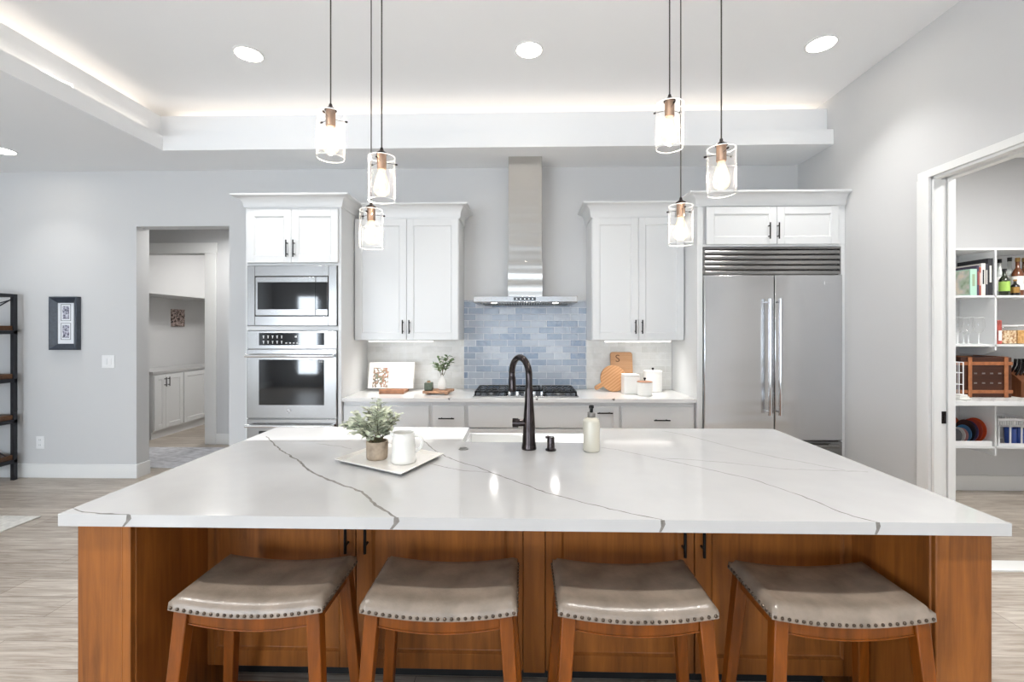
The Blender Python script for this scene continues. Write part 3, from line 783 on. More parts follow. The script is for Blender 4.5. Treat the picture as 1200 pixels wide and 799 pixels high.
t = thing('refrigerator', 'wide stainless steel refrigerator with two tall doors and a louvred grille', 'refrigerator', ((rx0 + rx1) / 2, YC + .3, 0))
g0 = PZ(905, 322, YC)
B('refrigerator_body', 'steeld', t, (rx0 + .002, rx1 - .002, YC + .03, YB - .03, .0, fz - .002), bevel=0.002)
gr = MB(); n = 5; gz0, gz1 = g0 + .006, fz - .012
gr.box(rx0 + .003, rx0 + .018, YC - .004, YC + .03, gz0, fz - .003); gr.box(rx1 - .012, rx1 - .003, YC - .004, YC + .03, gz0, fz - .003)
gr.box(rx0 + .018, rx1 - .012, YC - .004, YC + .03, fz - .014, fz - .003)
for i in range(n):
    a = gz0 + (gz1 - gz0) * i / n; b = gz0 + (gz1 - gz0) * (i + 1) / n - .006
    gr.prismX([(YC - .006, a), (YC + .026, a + .004), (YC + .026, b), (YC + .010, b), (YC - .002, b - .012)], rx0 + .018, rx1 - .012)
gr.build('grille', 'steelx', t, smooth=60)
fd = PZ(905, 515, YC)
sx = PX(906, YC)
for i, (a, b) in enumerate(((rx0 + .004, sx - .003), (sx + .003, rx1 - .003))):
    d = B('door', 'steelz', t, (a, b, YC - .022, YC + .028, fd, g0 - .004), bevel=0.006)
    hx = PX(902.5 if i == 0 else 914.5, YC - .075)
    h = MB(); za, zb = PZ(908, 486, YC - .07), PZ(908, 350.5, YC - .07)
    h.cyl((hx, YC - .078, za), (hx, YC - .078, zb), .0135, 16)
    for z in (za + .022, zb - .022): h.cyl((hx, YC - .078, z), (hx, YC - .02, z), .009, 10)
    for z in (za, zb): h.cyl((hx, YC - .078, z - .004), (hx, YC - .078, z + .004), .0155, 16)
    h.build('handle', 'chrome', d)
    if i == 1:
        bd = MB(); x, z = PX(966, YC - .02), PZ(966, 331, YC - .02)
        bd.prismY([(x, z - .018), (x + .008, z - .018), (x + .008, z + .018), (x, z + .012)], YC - .0245, YC - .0215)
        bd.box(x + .022, x + .085, YC - .0235, YC - .0215, z - .004, z + .004)
        bd.build('badge', 'chrome', d)
dw = B('freezer_drawer', 'steelx', t, (rx0 + .004, rx1 - .003, YC - .022, YC + .028, .11, fd - .010), bevel=0.006)
h = MB(); zh_ = PZ(975, 523.5, YC - .075); h.cyl((rx0 + .07, YC - .078, zh_), (rx1 - .07, YC - .078, zh_), .0135, 14)
for x in (rx0 + .11, rx1 - .11): h.cyl((x, YC - .078, zh_), (x, YC - .02, zh_), .009, 10)
h.build('handle', 'steeld', dw)
B('toe_grille', 'dark', t, (rx0 + .01, rx1 - .01, YC + .0, YC + .028, .0, .10), bevel=0.001)

# ================================================================ island
IX0, IX1, IY0, IY1 = -1.476, 1.476, 1.409, 2.716
SKX0, SKX1, SKY0 = -.320, .385, 2.365
IP = 1.445                                  # face of the end posts
IBK = 1.80                                  # face of the doors under the overhang
ctb = CT - .038
PL0, PL1 = PX(91, IP), PX(153, IP); PR0, PR1 = PX(1097, IP), PX(1163, IP)
t = thing('kitchen_island', 'large stained brown wood island under the white quartz top', 'kitchen island', (0, 2.1, 0))
B('end_panel', 'islandwood', t, (PL0, PL1, IP, 2.69, .0, ctb), (PL1 - .004, PL1 + .005, IP + .016, IBK + .02, .0, ctb), (PL1 - .030, PL1 - .026, IP - .001, IP + .004, .0, ctb), bevel=0.004)
B('end_panel', 'islandwood', t, (PR0, PR1, IP, 2.69, .0, ctb), (PR0 - .005, PR0 + .004, IP + .016, IBK + .02, .0, ctb), bevel=0.004)
bi = MB()
bi.box(PL1 + .002, PR0 - .002, IBK + .02, IBK + .04, .14, ctb)
bi.box(PL1 + .002, SKX0 - .02, IBK + .04, 2.69, .14, ctb); bi.box(SKX1 + .02, PR0 - .002, IBK + .04, 2.69, .14, ctb)
bi.box(SKX0 - .02, SKX1 + .02, IBK + .04, 2.30, .14, ctb); bi.box(SKX0 - .02, SKX1 + .02, 2.30, 2.69, .14, .62)
bi.build('cabinet_body', 'islandwood', t, bevel=0.002)
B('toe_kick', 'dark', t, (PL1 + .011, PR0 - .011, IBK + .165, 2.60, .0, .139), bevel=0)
xb = [PX(232.5, IBK), PX(417, IBK), PX(613, IBK), PX(639, IBK), PX(814, IBK), PX(1009, IBK)]
B('center_stile', 'islandwood', t, (xb[2] + .001, xb[3] - .001, IBK + .002, IBK + .021, .14, ctb), bevel=0.003)
for (a, b, hx) in ((xb[0], xb[1], 404.5), (xb[1], xb[2], 427.5), (xb[3], xb[4], 803), (xb[4], xb[5], 825.5)):
    d = shaker(t, 'door', 'islandwood', a + .002, b - .002, .15, ctb - .004, IBK, stile=.064, rec=.011)
    pull(d, PX(hx, IBK - .03), .705, IBK, .17, r=.006)
for xa, xb_ in ((PL1 + .02, SKX0 - .03), (SKX1 + .03, PR0 - .02)):
    m_ = (xa + xb_) / 2; Tm = facing((0, 2.69, 0), '+Y')
    for a, b in ((xa, m_ - .002), (m_ + .002, xb_)):
        shaker(t, 'door', 'islandwood', -b, -a, .15, .66, -.02, T=Tm); shaker(t, 'drawer', 'islandwood', -b, -a, .675, ctb - .01, -.02, T=Tm, stile=.04)
Tm = facing((0, 2.69, 0), '+Y'); m_ = (SKX0 + SKX1) / 2
for a, b in ((SKX0, m_ - .002), (m_ + .002, SKX1)): shaker(t, 'door', 'islandwood', -b, -a, .15, .60, -.02, T=Tm)

# quartz top with its grey veins
q = MB()
q.prism([(IX0, IY0), (IX1, IY0), (IX1, IY1), (SKX1, IY1), (SKX1, SKY0), (SKX0, SKY0), (SKX0, IY1), (IX0, IY1)], ctb, CT)
q.mat(1)
def vein(pix, w0, w1, down=None, seed=0):
    rnd = random.Random(seed)
    P = [Vector(PT(x, y, CT)) for x, y in pix]
    # densify with a natural wander
    D = []
    for a, b in zip(P[:-1], P[1:]):
        n = max(2, int((b - a).length / .022)); nv = Vector((-(b - a).y, (b - a).x)).normalized()
        for i in range(n):
            j = 0 if i == 0 else rnd.uniform(-1, 1) * .0035
            D.append(a + (b - a) * (i / n) + nv * j)
    D.append(P[-1])
    L = len(D); vs = []
    for i, p in enumerate(D):
        d = (D[min(i + 1, L - 1)] - D[max(i - 1, 0)]).normalized(); nv = Vector((-d.y, d.x))
        t_ = i / (L - 1); w = (w0 + (w1 - w0) * t_) * rnd.uniform(.65, 1.35) * .5
        if i == 0: w *= .3
        vs += [(p.x + nv.x * w, max(p.y + nv.y * w, IY0), CT + .0003), (p.x - nv.x * w, max(p.y - nv.y * w, IY0), CT + .0003)]
    q.add(vs, [(2 * i, 2 * i + 1, 2 * i + 3, 2 * i + 2) for i in range(L - 1)])
    if down:
        x = D[-1].x; w = down[1]
        f = [(x - w * .6, CT + .0003), (x + w * .6, CT + .0003), (x + w * .9, CT - .012), (x + w * .5 + down[0] * .6, CT - .026), (x + down[0], ctb + .001), (x + down[0] - w * .7, ctb + .001), (x - w * .3 + down[0] * .4, CT - .020)]
        q.add([(a, IY0 - .0004, b) for a, b in f], [tuple(range(len(f)))])
vein([(312, 511), (321, 520), (330, 528), (352, 541), (362, 551), (376, 558), (400, 568), (424, 576), (440, 592), (455, 600), (463, 608.2)], .006, .011, (-.012, .012), 1)
vein([(493, 513), (507, 526), (522, 535), (540, 541.5), (560, 547), (575, 553.5), (600, 562), (640, 577.5), (690, 590.5), (740, 602), (776, 608.8)], .005, .005, (-.004, .010), 2)
vein([(504, 543), (520, 547), (540, 551), (576, 553.5)], .004, .003, None, 3)
vein([(703, 524), (725, 527), (740, 530.5), (770, 537), (800, 543), (830, 550), (880, 561), (940, 581), (985, 600), (1000, 605), (1029, 612.2)], .003, .005, (-.002, .010), 4)
vein([(772, 537), (800, 538), (840, 541), (880, 545), (920, 549.5), (960, 551), (1000, 552), (1017, 553)], .003, .0025, None, 5)
vein([(776, 505), (800, 509), (820, 514), (850, 522), (880, 529), (910, 536), (950, 543), (990, 551)], .0035, .003, None, 6)
vein([(85, 595), (98, 600), (112, 601), (128, 602), (140, 603), (150, 603.5)], .004, .011, (-.014, .010), 7)
vein([(371, 519.5), (385, 521.5), (400, 523), (412, 526)], .003, .003, None, 8)
q.build('island_worktop', ['quartz', 'vein'], bevel=0.0)
iw = bpy.data.objects['island_worktop']; tag(iw, 'white quartz island top with long grey veins over the brown wood base', 'countertop')

# apron sink
sk = MB(); x0, x1, y0, y1, zt_, zb_ = SKX0 - .012, SKX1 + .012, SKY0 - .012, 2.745, ctb - .0015, .64
w = .022
sk.box(x0, x1, y0, y1, zb_, zb_ + .02); sk.box(x0, x0 + w, y0, y1, zb_ + .02, zt_); sk.box(x1 - w, x1, y0, y1, zb_ + .02, zt_)
sk.box(x0 + w, x1 - w, y0, y0 + w, zb_ + .02, zt_); sk.box(x0 + w, x1 - w, y1 - w, y1, zb_ + .02, zt_)
tag(sk.build('apron_sink', 'porcelain', bevel=0.004), 'white apron-front sink set into the far side of the island behind the faucet', 'sink')
dsp = MB(); px_, py_ = PT(543, 526.3, CT); dsp.lathe([(.0, 0), (.024, 0), (.024, .004), (.017, .006), (.016, .0045), (0, .0045)], (px_, py_, CT), 22)
tag(dsp.build('disposal_button', 'steeld'), 'small round grey metal button set in the worktop left of the sink', 'switch')

# faucet
fx, fy = PT(620, 526, CT)
t = thing('faucet', 'tall black gooseneck faucet standing on the island top', 'faucet', (fx, fy, CT))
fb = MB(); fb.lathe([(.036, 0), (.037, .004), (.036, .010), (.0335, .03), (.030, .11), (.0265, .17), (.0215, .235), (.0195, .30)], (fx, fy, CT), 24); fb.build('faucet_body', 'bronze', t)
sp = [(fx, fy, CT + .27), (fx, fy, CT + .34)]
R = .088; dirv = Vector((-.5, .866, 0)).normalized()
for i in range(0, 15):
    a = PI * 1.06 * i / 14; off = dirv * (R * (1 - math.cos(a))); sp.append((fx + off.x, fy + off.y, CT + .358 + R * .98 * math.sin(a)))
s_ = MB(); s_.tube(sp, .0165, 16); s_.build('spout', 'bronze', t)
e0 = Vector(sp[-1]); dv = (Vector(sp[-1]) - Vector(sp[-2])).normalized()
h = MB(); h.tube([e0, e0 + dv * .01, e0 + dv * .07, e0 + dv * .082], [.0165, .0185, .019, .0175], 16); h.build('spray_head', 'bronze', t)
lv = MB(); zl_ = CT + .128
lv.tube([(fx - .02, fy, zl_), (fx - .052, fy, zl_), (fx - .0525, fy, zl_), (fx - .080, fy, zl_), (fx - .082, fy, zl_)], [.018, .018, .0225, .0225, .020], 18); lv.build('handle', 'bronze', t)
# short black air switch / hole cover beside it
ax, ay = PT(645.5, 527.5, CT)
t = thing('soap_pump', 'short black soap pump on the worktop just right of the faucet', 'soap pump', (ax, ay, CT))
a_ = MB(); a_.lathe([(.026, 0), (.026, .006), (.019, .008), (.018, .060), (.016, .066), (.006, .067)], (ax, ay, CT), 20); a_.build('pump_body', 'bronze', t)
a_ = MB(); a_.tube([(ax, ay, CT + .060), (ax - .014, ay + .004, CT + .064), (ax - .024, ay + .008, CT + .060)], [.007, .007, .006], 10); a_.build('nozzle', 'bronze', t)
# lotion bottle
MT['bottleglass'] = M('frosted_bottle', (206, 200, 184), 0.25, coat=0.3)
bx, by = PT(693, 528, CT)
t = thing('soap_bottle', 'frosted cream soap bottle with a black pump near the sink', 'bottle', (bx, by, CT))
b_ = MB(); b_.lathe([(.036, 0), (.040, .004), (.040, .142), (.037, .152), (.025, .160), (.018, .163)], (bx, by, CT), 26); b_.build('bottle', 'bottleglass', t)
b_ = MB(); b_.lathe([(.0185, .162), (.0195, .164), (.0195, .184), (.017, .186)], (bx, by, CT), 20); b_.build('collar', 'steeld', t)
b_ = MB(); b_.lathe([(.008, .185), (.008, .205), (.012, .206), (.012, .218), (.008, .220)], (bx, by, CT), 14); b_.tube([(bx, by, CT + .213), (bx, by + .035, CT + .211), (bx, by + .042, CT + .205)], .005, 8); b_.build('pump', 'black', t)

# serving tray, plant and pitcher
tcx, tcy = PT(456, 541, CT + .01)
MT['marble'] = M('pale_marble', (238, 234, 228), 0.18, noise=0.03, nscale=7, coat=0.3)
c1, c2, c3 = PT(391, 537.5, CT + .018), PT(470, 555, CT + .018), PT(521, 531, CT + .018)
c1, c2, c3 = Vector(c1), Vector(c2), Vector(c3)
c4 = c1 + (c3 - c2)
ctr = (c1 + c3) / 2
def shr(k): return [tuple(ctr + (c - ctr) * k) for c in (c2, c3, c4, c1)]
tr_ = MB()
lo, mid, up_, inn, fl_ = shr(.86), shr(.97), shr(1.0), shr(.955), shr(.90)
rings = [[(x, y, CT + .0008) for x, y in lo], [(x, y, CT + .012) for x, y in mid], [(x, y, CT + .018) for x, y in up_], [(x, y, CT + .0185) for x, y in inn], [(x, y, CT + .007) for x, y in fl_]]
vv = [p for r in rings for p in r]
tr_.add(vv, [(3, 2, 1, 0), (16, 17, 18, 19)] + [(k * 4 + i, k * 4 + (i + 1) % 4, (k + 1) * 4 + (i + 1) % 4, (k + 1) * 4 + i) for k in range(4) for i in range(4)])
tag(tr_.build('serving_tray', 'marble', bevel=0.003, segs=3), 'square white tray on the island holding the potted plant and pitcher', 'tray')
tz = CT + .0075
def foliage(parent, base, n, spread, height, leafL, leafW, mat, lean=(0, 0), seed=3, droop=.15, name='foliage', per=14, avoid=None):
    rnd = random.Random(seed); fo = MB(); stm = MB()
    for i in range(n):
        w = 2 * PI * (i + rnd.random() * .6) / n; r = spread * (.30 + .70 * rnd.random())
        tip = Vector((base[0] + r * math.cos(w) + lean[0], base[1] + r * math.sin(w) + lean[1], base[2] + height * (1.0 - .75 * (r / spread) ** 2 * .7) * rnd.uniform(.75, 1.05) - droop * r))
        b = Vector(base) + Vector((rnd.uniform(-.012, .012), rnd.uniform(-.012, .012), 0))
        mid = (b + tip) / 2 + Vector((0, 0, height * .16))
        pts = [tuple((1 - u) ** 2 * b + 2 * u * (1 - u) * mid + u * u * tip) for u in [k / 8 for k in range(9)]]
        stm.tube(pts, [.0018 - .0001 * k for k in range(9)], 5)
        for k in range(per):
            u = .25 + .75 * k / (per - 1); p = (1 - u) ** 2 * b + 2 * u * (1 - u) * mid + u * u * tip
            if avoid and math.hypot(p.x - avoid[0], p.y - avoid[1]) < avoid[2] and p.z < avoid[3]: continue
            d = (tip - b).normalized(); side = d.cross(Vector((0, 0, 1)));
            side = side.normalized() if side.length > .01 else Vector((1, 0, 0))
            dd = d * rnd.uniform(.3, .9) + side * (1 if k % 2 else -1) * rnd.uniform(.5, 1.0) + Vector((0, 0, rnd.uniform(-.3, .45)))
            fo.leaf(p, dd, (rnd.uniform(-.4, .4), rnd.uniform(-.4, .4), 1), leafL * rnd.uniform(.7, 1.15), leafW * rnd.uniform(.75, 1.15), rnd.uniform(.05, .4))
    f = fo.build(name, mat, parent, smooth=60); s2 = stm.build('stems', 'stem', parent)
    return f
gx, gy = PT(442, 537, tz)
t = thing('potted_plant', 'bushy grey-green plant in a round stone-coloured pot on the tray', 'plant', (gx, gy, tz))
pr = .047; p_ = MB(); p_.lathe([(pr - .006, 0), (pr - .002, .004), (pr, .02), (pr + .001, .075), (pr, .080), (pr - .006, .080), (pr - .008, .066), (0, .066)], (gx, gy, tz), 28); p_.build('pot', 'pot', t)
foliage(t, (gx, gy, tz + .066), 34, .14, .205, .036, .023, 'leaf', lean=(-.022, .01), seed=5, droop=.22, per=15, avoid=(*PT(473, 541, tz), .105, tz + .175))
jx, jy = PT(473, 541, tz)
MT['stoneware'] = M('white_stoneware', (232, 230, 224), 0.3, noise=.02, nscale=20, coat=.3)
t = thing('pitcher', 'small white ribbed pitcher on the tray beside the plant', 'pitcher', (jx, jy, tz))
p_ = MB(); pf = [(.050, 0), (.053, .004)] + [(.0535 - .006 * i / 10 + (.0009 if i % 2 else 0), .006 + .106 * i / 10) for i in range(11)] + [(.045, .119), (.046, .130), (.0435, .130), (.042, .118), (.046, .02), (0, .015)]
p_.lathe(pf, (jx, jy, tz), 32); p_.build('pitcher_body', 'stoneware', t)
p_ = MB(); p_.tube(bez((jx + .042, jy + .005, tz + .112), (jx + .095, jy + .01, tz + .125), (jx + .088, jy + .01, tz + .05), (jx + .047, jy + .005, tz + .045), 14), .0065, 10); p_.build('handle', 'stoneware', t)
p_ = MB(); p_.hexa([(jx - .052, jy - .012, tz + .112), (jx - .044, jy - .016, tz + .112), (jx - .044, jy + .016, tz + .112), (jx - .052, jy + .012, tz + .112), (jx - .060, jy - .008, tz + .130), (jx - .042, jy - .018, tz + .130), (jx - .042, jy + .018, tz + .130), (jx - .060, jy + .008, tz + .130)]); p_.build('spout', 'stoneware', t, bevel=.003)

# ================================================================ bar stools
def make_stool(label):
    t = thing('bar_stool', label, 'bar stool', (0, 0, 0), 0, 'saddle-seat bar stools at the island')
    W_, Dp, SAG = .245, .150, .024
    def sag(x): return SAG * (min(1.0, abs(x) / W_) ** 2) - SAG * .85
    zb0, zt0 = .617, .660
    # saddle cushion: rounded-edge grid
    c = MB(); nx, ny = 26, 14; er = .018
    def prof(i, n, half):
        s = -1 + 2 * i / n; return half * s
    top = []; bot = []
    for j in range(ny + 1):
        for i in range(nx + 1):
            x, y = prof(i, nx, W_), prof(j, ny, Dp)
            ex = max(0, abs(x) - (W_ - er)) / er; ey = max(0, abs(y) - (Dp - er)) / er
            e = min(1, math.hypot(ex, ey)); drop = er * (1 - math.sqrt(max(0, 1 - e * e)))
            crownz = .006 * (1 - (x / W_) ** 2) * (1 - (y / Dp) ** 2)
            k = 1 - .010 * e
            top.append((x * k, y * k, zt0 + sag(x) + crownz - drop)); bot.append((x, y, zb0 + sag(x)))
    n1 = (nx + 1) * (ny + 1); fs = []
    for j in range(ny):
        for i in range(nx):
            a = j * (nx + 1) + i; fs.append((a, a + 1, a + nx + 2, a + nx + 1)); fs.append((n1 + a, n1 + a + nx + 1, n1 + a + nx + 2, n1 + a + 1))
    rim = [i for i in range(nx + 1)] + [j * (nx + 1) + nx for j in range(1, ny + 1)] + [ny * (nx + 1) + i for i in range(nx - 1, -1, -1)] + [j * (nx + 1) for j in range(ny - 1, 0, -1)]
    for a, b in zip(rim, rim[1:] + rim[:1]): fs.append((a, b, n1 + b, n1 + a))
    c.add(top + bot, fs)
    seat = c.build('seat_cushion', 'leather', t, smooth=70, world=False)
    nl = MB()
    for i in range(23):
        x = -W_ + .010 + (2 * W_ - .020) * i / 22
        for s in (-1, 1): nl.ball((x, s * (Dp + .0005), zb0 + sag(x) + .0095), .0058, 8, 5, (1, .7, 1))
    for i in range(14):
        y = -Dp + .010 + (2 * Dp - .020) * i / 13
        for s in (-1, 1): nl.ball((s * (W_ + .0005), y, zb0 + sag(W_) + .0095), .0058, 8, 5, (.7, 1, 1))
    nl.build('nailhead_trim', 'nail', seat, smooth=60, world=False)
    lw = .044; spx, spy = .072, .075
    def legc(sx, sy, z):
        d = (.60 - z); return (sx * (W_ - .012 - lw / 2 + spx * d), sy * (Dp - .006 - lw / 2 + spy * d))
    for sy in (-1, 1):
        for sx in (-1, 1):
            l = MB(); zt_ = zb0 + sag(W_ - .03) - .001; cs = []
            (xa, ya), (xc, yc_) = legc(sx, sy, 0), legc(sx, sy, zt_)
            ra, rb = lw * .40, lw * .5
            l.hexa([(xa - ra, ya - ra, 0), (xa + ra, ya - ra, 0), (xa + ra, ya + ra, 0), (xa - ra, ya + ra, 0), (xc - rb, yc_ - rb, zt_), (xc + rb, yc_ - rb, zt_), (xc + rb, yc_ + rb, zt_), (xc - rb, yc_ + rb, zt_)])
            l.build('leg', 'stoolwood', t, bevel=.004, world=False)
    for sy in (-1, 1):
        a = MB(); x1_ = W_ - .012 - lw + .002; yb_ = sy * (Dp - .006 - .020)
        n = 16; poly = []
        for i in range(n + 1): x = -x1_ + 2 * x1_ * i / n; poly.append((x, zb0 + sag(x) - .0015))
        for i in range(n + 1): x = x1_ - 2 * x1_ * i / n; poly.append((x, zb0 + sag(x) - .046 + .006 * (x / x1_) ** 2))
        a.prismY(poly, yb_ - .010, yb_ + .010)
        ra_ = a.build('apron', 'stoolwood', t, bevel=.0025, world=False)
        bd = MB(); bd.tube([(x, yb_ - sy * -.0105, z - .001) for x, z in poly[n + 1:]], .0026, 6); bd.build('bead', 'stoolwood', ra_, world=False)
    for sx in (-1, 1):
        a = MB(); y1_ = Dp - .006 - lw + .002; xx = sx * (W_ - .034); z = zb0 + sag(W_)
        a.box(xx - .010, xx + .010, -y1_, y1_, z - .052, z - .004); a.build('apron', 'stoolwood', t, bevel=.003, world=False)
    for sy, z in ((-1, .22), (1, .14)):
        (xa, ya) = legc(1, sy, z); B('stretcher', 'stoolwood', t, (-xa + .015, xa - .015, ya - .011, ya + .011, z - .017, z + .017), bevel=.003, world=False)
    for sx in (-1, 1):
        (xa, ya) = legc(sx, 1, .14); B('stretcher', 'stoolwood', t, (xa - .011, xa + .011, -ya + .015, ya - .015,   .123, .157), bevel=.003, world=False)
    return t
SY_ = 1.548
sl = ['first of four brown wood stools from the doorway side, taupe leather saddle seat', 'second stool from the doorway side, taupe leather saddle seat with nailheads',
      'third stool from the doorway side, just right of the island centre stile', 'last stool toward the pantry, tucked beside the end panel by the refrigerator side']
proto = make_stool(sl[0])
for i, px_ in enumerate((286.5, 513, 748, 1001)):
    o = proto if i == 0 else copy_tree(proto)
    o.location = (PX(px_, SY_ - .15), SY_, 0); o['label'] = sl[i]

# ================================================================ pendants and ceiling lights
def pend_parts(t, h):
    """Local origin at the top rim of the glass."""
    s = MB(); s.lathe([(.0, .030), (.012, .029), (.021, .020), (.021, -.052), (.018, -.056), (0, -.056)], n=20); s.build('lamp_socket', 'copper', t, world=False)
    s = MB(); s.lathe([(.026, .014), (.026, .019), (.010, .030), (.006, .044), (.003, .046)], n=18); s.build('socket_cap', 'bronze', t, world=False)
    g = MB(); R_, H_ = .060, .196
    n_ = 40; g.add([(R_ * math.cos(2 * PI * k / n_), R_ * math.sin(2 * PI * k / n_), z_) for z_ in (0, -H_) for k in range(n_)], [(k, (k + 1) % n_, n_ + (k + 1) % n_, n_ + k) for k in range(n_)]); gl = g.build('glass_shade', 'glass', t, world=False)
    rm = MB(); rm.lathe([(R_ + .0004, -H_ - .0012), (R_ - .004, -H_ - .0012), (R_ - .004, -H_ + .0012), (R_ + .0004, -H_ + .0012)], n=40, closed=True)
    rm.build('glass_rim', 'rimglass', gl, world=False); rm = MB()
    rm.lathe([(R_ + .0004, -.0012), (R_ - .004, -.0012), (R_ - .004, .0012), (R_ + .0004, .0012)], n=40, closed=True); rm.build('glass_rim', 'rimglass', gl, world=False)
    for a in (.5, .5 + 2 * PI / 3, .5 + 4 * PI / 3):
        sc = MB(); d = Vector((math.cos(a), math.sin(a), 0)); sc.tube([d * .020 + Vector((0, 0, -.022)), d * .064 + Vector((0, 0, -.022))], .0013, 6); sc.tube([d * .061 + Vector((0, 0, -.022)), d * .071 + Vector((0, 0, -.022))], .0045, 8); sc.build('thumbscrew', 'bronze', t, world=False)
    b = MB(); b.lathe([(.013, -.056), (.016, -.066), (.025, -.092), (.034, -.126), (.036, -.142), (.031, -.162), (.018, -.175), (0, -.179)], n=22); bo = b.build('bulb', 'bulb', t, world=False)
    fl_ = MB()
    for k in range(5):
        a = 2 * PI * k / 5; fl_.tube([(.006 * math.cos(a), .006 * math.sin(a), -.075), (.011 * math.cos(a + .3), .011 * math.sin(a + .3), -.14)], .0012, 5)
    fl_.build('filament', 'filament', bo, world=False)
MT['rimglass'] = M('glass_edge', (236, 238, 238), 0.1, coat=.5)
pl = [('copper-socket glass pendant hanging highest in the oven-side cluster', 387.5, 2.00, 133.5), ('copper-socket glass pendant at middle height in the oven-side cluster', 447.3, 2.06, 184.5), ('copper-socket glass pendant hanging lowest in the oven-side cluster', 435, 2.37, 246.5),
      ('copper-socket glass pendant hanging highest in the refrigerator-side cluster', 784.7, 2.06, 122.5), ('copper-socket glass pendant at middle height in the refrigerator-side cluster', 845.3, 2.00, 174.5), ('copper-socket glass pendant hanging lowest in the refrigerator-side cluster', 797.8, 2.37, 241.5)]
pp = thing('pendant_light', pl[0][0], 'pendant light', (0, 0, 0), 0, 'clear glass pendants over the island'); pend_parts(pp, 0)
pends = [pp] + [copy_tree(pp) for _ in pl[1:]]
for o, (lab, x, Y, y) in zip(pends, pl):
    z = PZ(x, y, Y); o.location = (PX(x, Y), Y, z); o['label'] = lab
    lamp('bulb_light', 'POINT', (PX(x, Y), Y, z - .128), 4.0, (1.0, .9, .78), radius=.014)
    cd = MB(); cd.cyl((0, 0, .040), (0, 0, ZT - z - .02), .0032, 8); cd.build('cord', 'cordm', o, world=False)
    rs = MB(); rs.lathe([(.055, 0), (.055, .012), (.048, .0195), (0, .0195)], (0, 0, ZT - z - .0205), 24); rs.build('ceiling_rose', 'bronze', o, world=False)
rl = [('round recessed ceiling light above the doorway side of the island', 291.5, 63, ZT), ('round recessed ceiling light in the middle of the tray ceiling above the hood', 620, 58, ZT), ('round recessed ceiling light nearest the pantry wall', 962.5, 51, ZT), ('round recessed light in the low ceiling at the left edge', 2, 176, ZC)]
for lab, x, y, Z in rl:
    zc = (CAM_H - Z) * FPX / (y - HORIZON); xc = (x - 600) / FPX * zc; px_, py_ = xc * CY - zc * SY, xc * SY + zc * CY
    t = thing('recessed_light', lab, 'ceiling light', (px_, py_, Z), 0, 'recessed ceiling lights')
    r = MB(); r.lathe([(.090, -.0005), (.104, -.0005), (.104, -.005), (.090, -.008)], (px_, py_, Z), 32, closed=True); r.build('trim_ring', 'plastic', t)
    r = MB(); r.lathe([(0, -.0045), (.090, -.0045), (.090, -.001), (0, -.001)], (px_, py_, Z), 32); r.build('lens', 'led', t)
    lamp('recessed_glow', 'AREA', (px_, py_, Z - .012), 1.5 if Z < ZT else 4, NEUT, (0, 0, 0), .17, spread=1.75)
# recessed lights of the room behind the camera: their light only reaches the picture
for (x, y) in ((-2.0, .4), (1.2, .4), (-2.0, -1.8), (1.2, -1.8)): lamp('room_downlight', 'AREA', (x, y, ZT - .012), 14, NEUT, (0, 0, 0), .17, spread=1.75)
# loose end of LED tape lying on the cove ledge
ls = MB(); zl_ = ZC + .1302
def LIPp(x): u = (x - 600) / FPX; return LIPX * (CY + u * SY) / (u * CY - SY)
pa, pb = LIPp(52), LIPp(89); xq = LIPX - .012
ls.tube([(xq - .03, pa - .02, zl_ + .007), (xq, pa + .03, zl_ + .014), (xq, (pa + pb) / 2, zl_ + .009), (xq, pb - .02, zl_ + .024), (xq - .01, pb, zl_ + .007)], .0065, 6)
tag(ls.build('light_tape', 'ledsoft'), 'loose end of white light tape lying on the ceiling cove ledge', 'light strip')

# ================================================================ things on the back worktop
MT['paper'] = M('page_paper', (242, 240, 235), 0.7)
MT['cookpic'] = picture_mat('cookbook_picture', [(240, 238, 232), (236, 232, 226), (160, 140, 124), (160, 104, 84), (132, 142, 116), (96, 88, 84), (238, 236, 230)], 26)
MT['oak'] = wood('honey_wood', (196, 154, 116), (168, 124, 88), 'X', 4.0, 0.5, .4)
MT['acacia'] = wood('striped_wood', (206, 150, 96), (158, 102, 56), 'X', 7.0, 0.45, .15)
MT['cedar'] = M('orange_brown_wood', (158, 108, 76), 0.55, noise=.12, nscale=20)
MT['rustic'] = M('rustic_wood', (170, 130, 102), 0.7, noise=.2, nscale=24)
MT['candle'] = M('dark_green_jar', (84, 94, 78), 0.5, noise=.12, nscale=40)
MT['vase'] = M('white_ceramic', (238, 236, 231), 0.35)
MT['textline'] = M('printed_line', (186, 186, 186), 0.7)
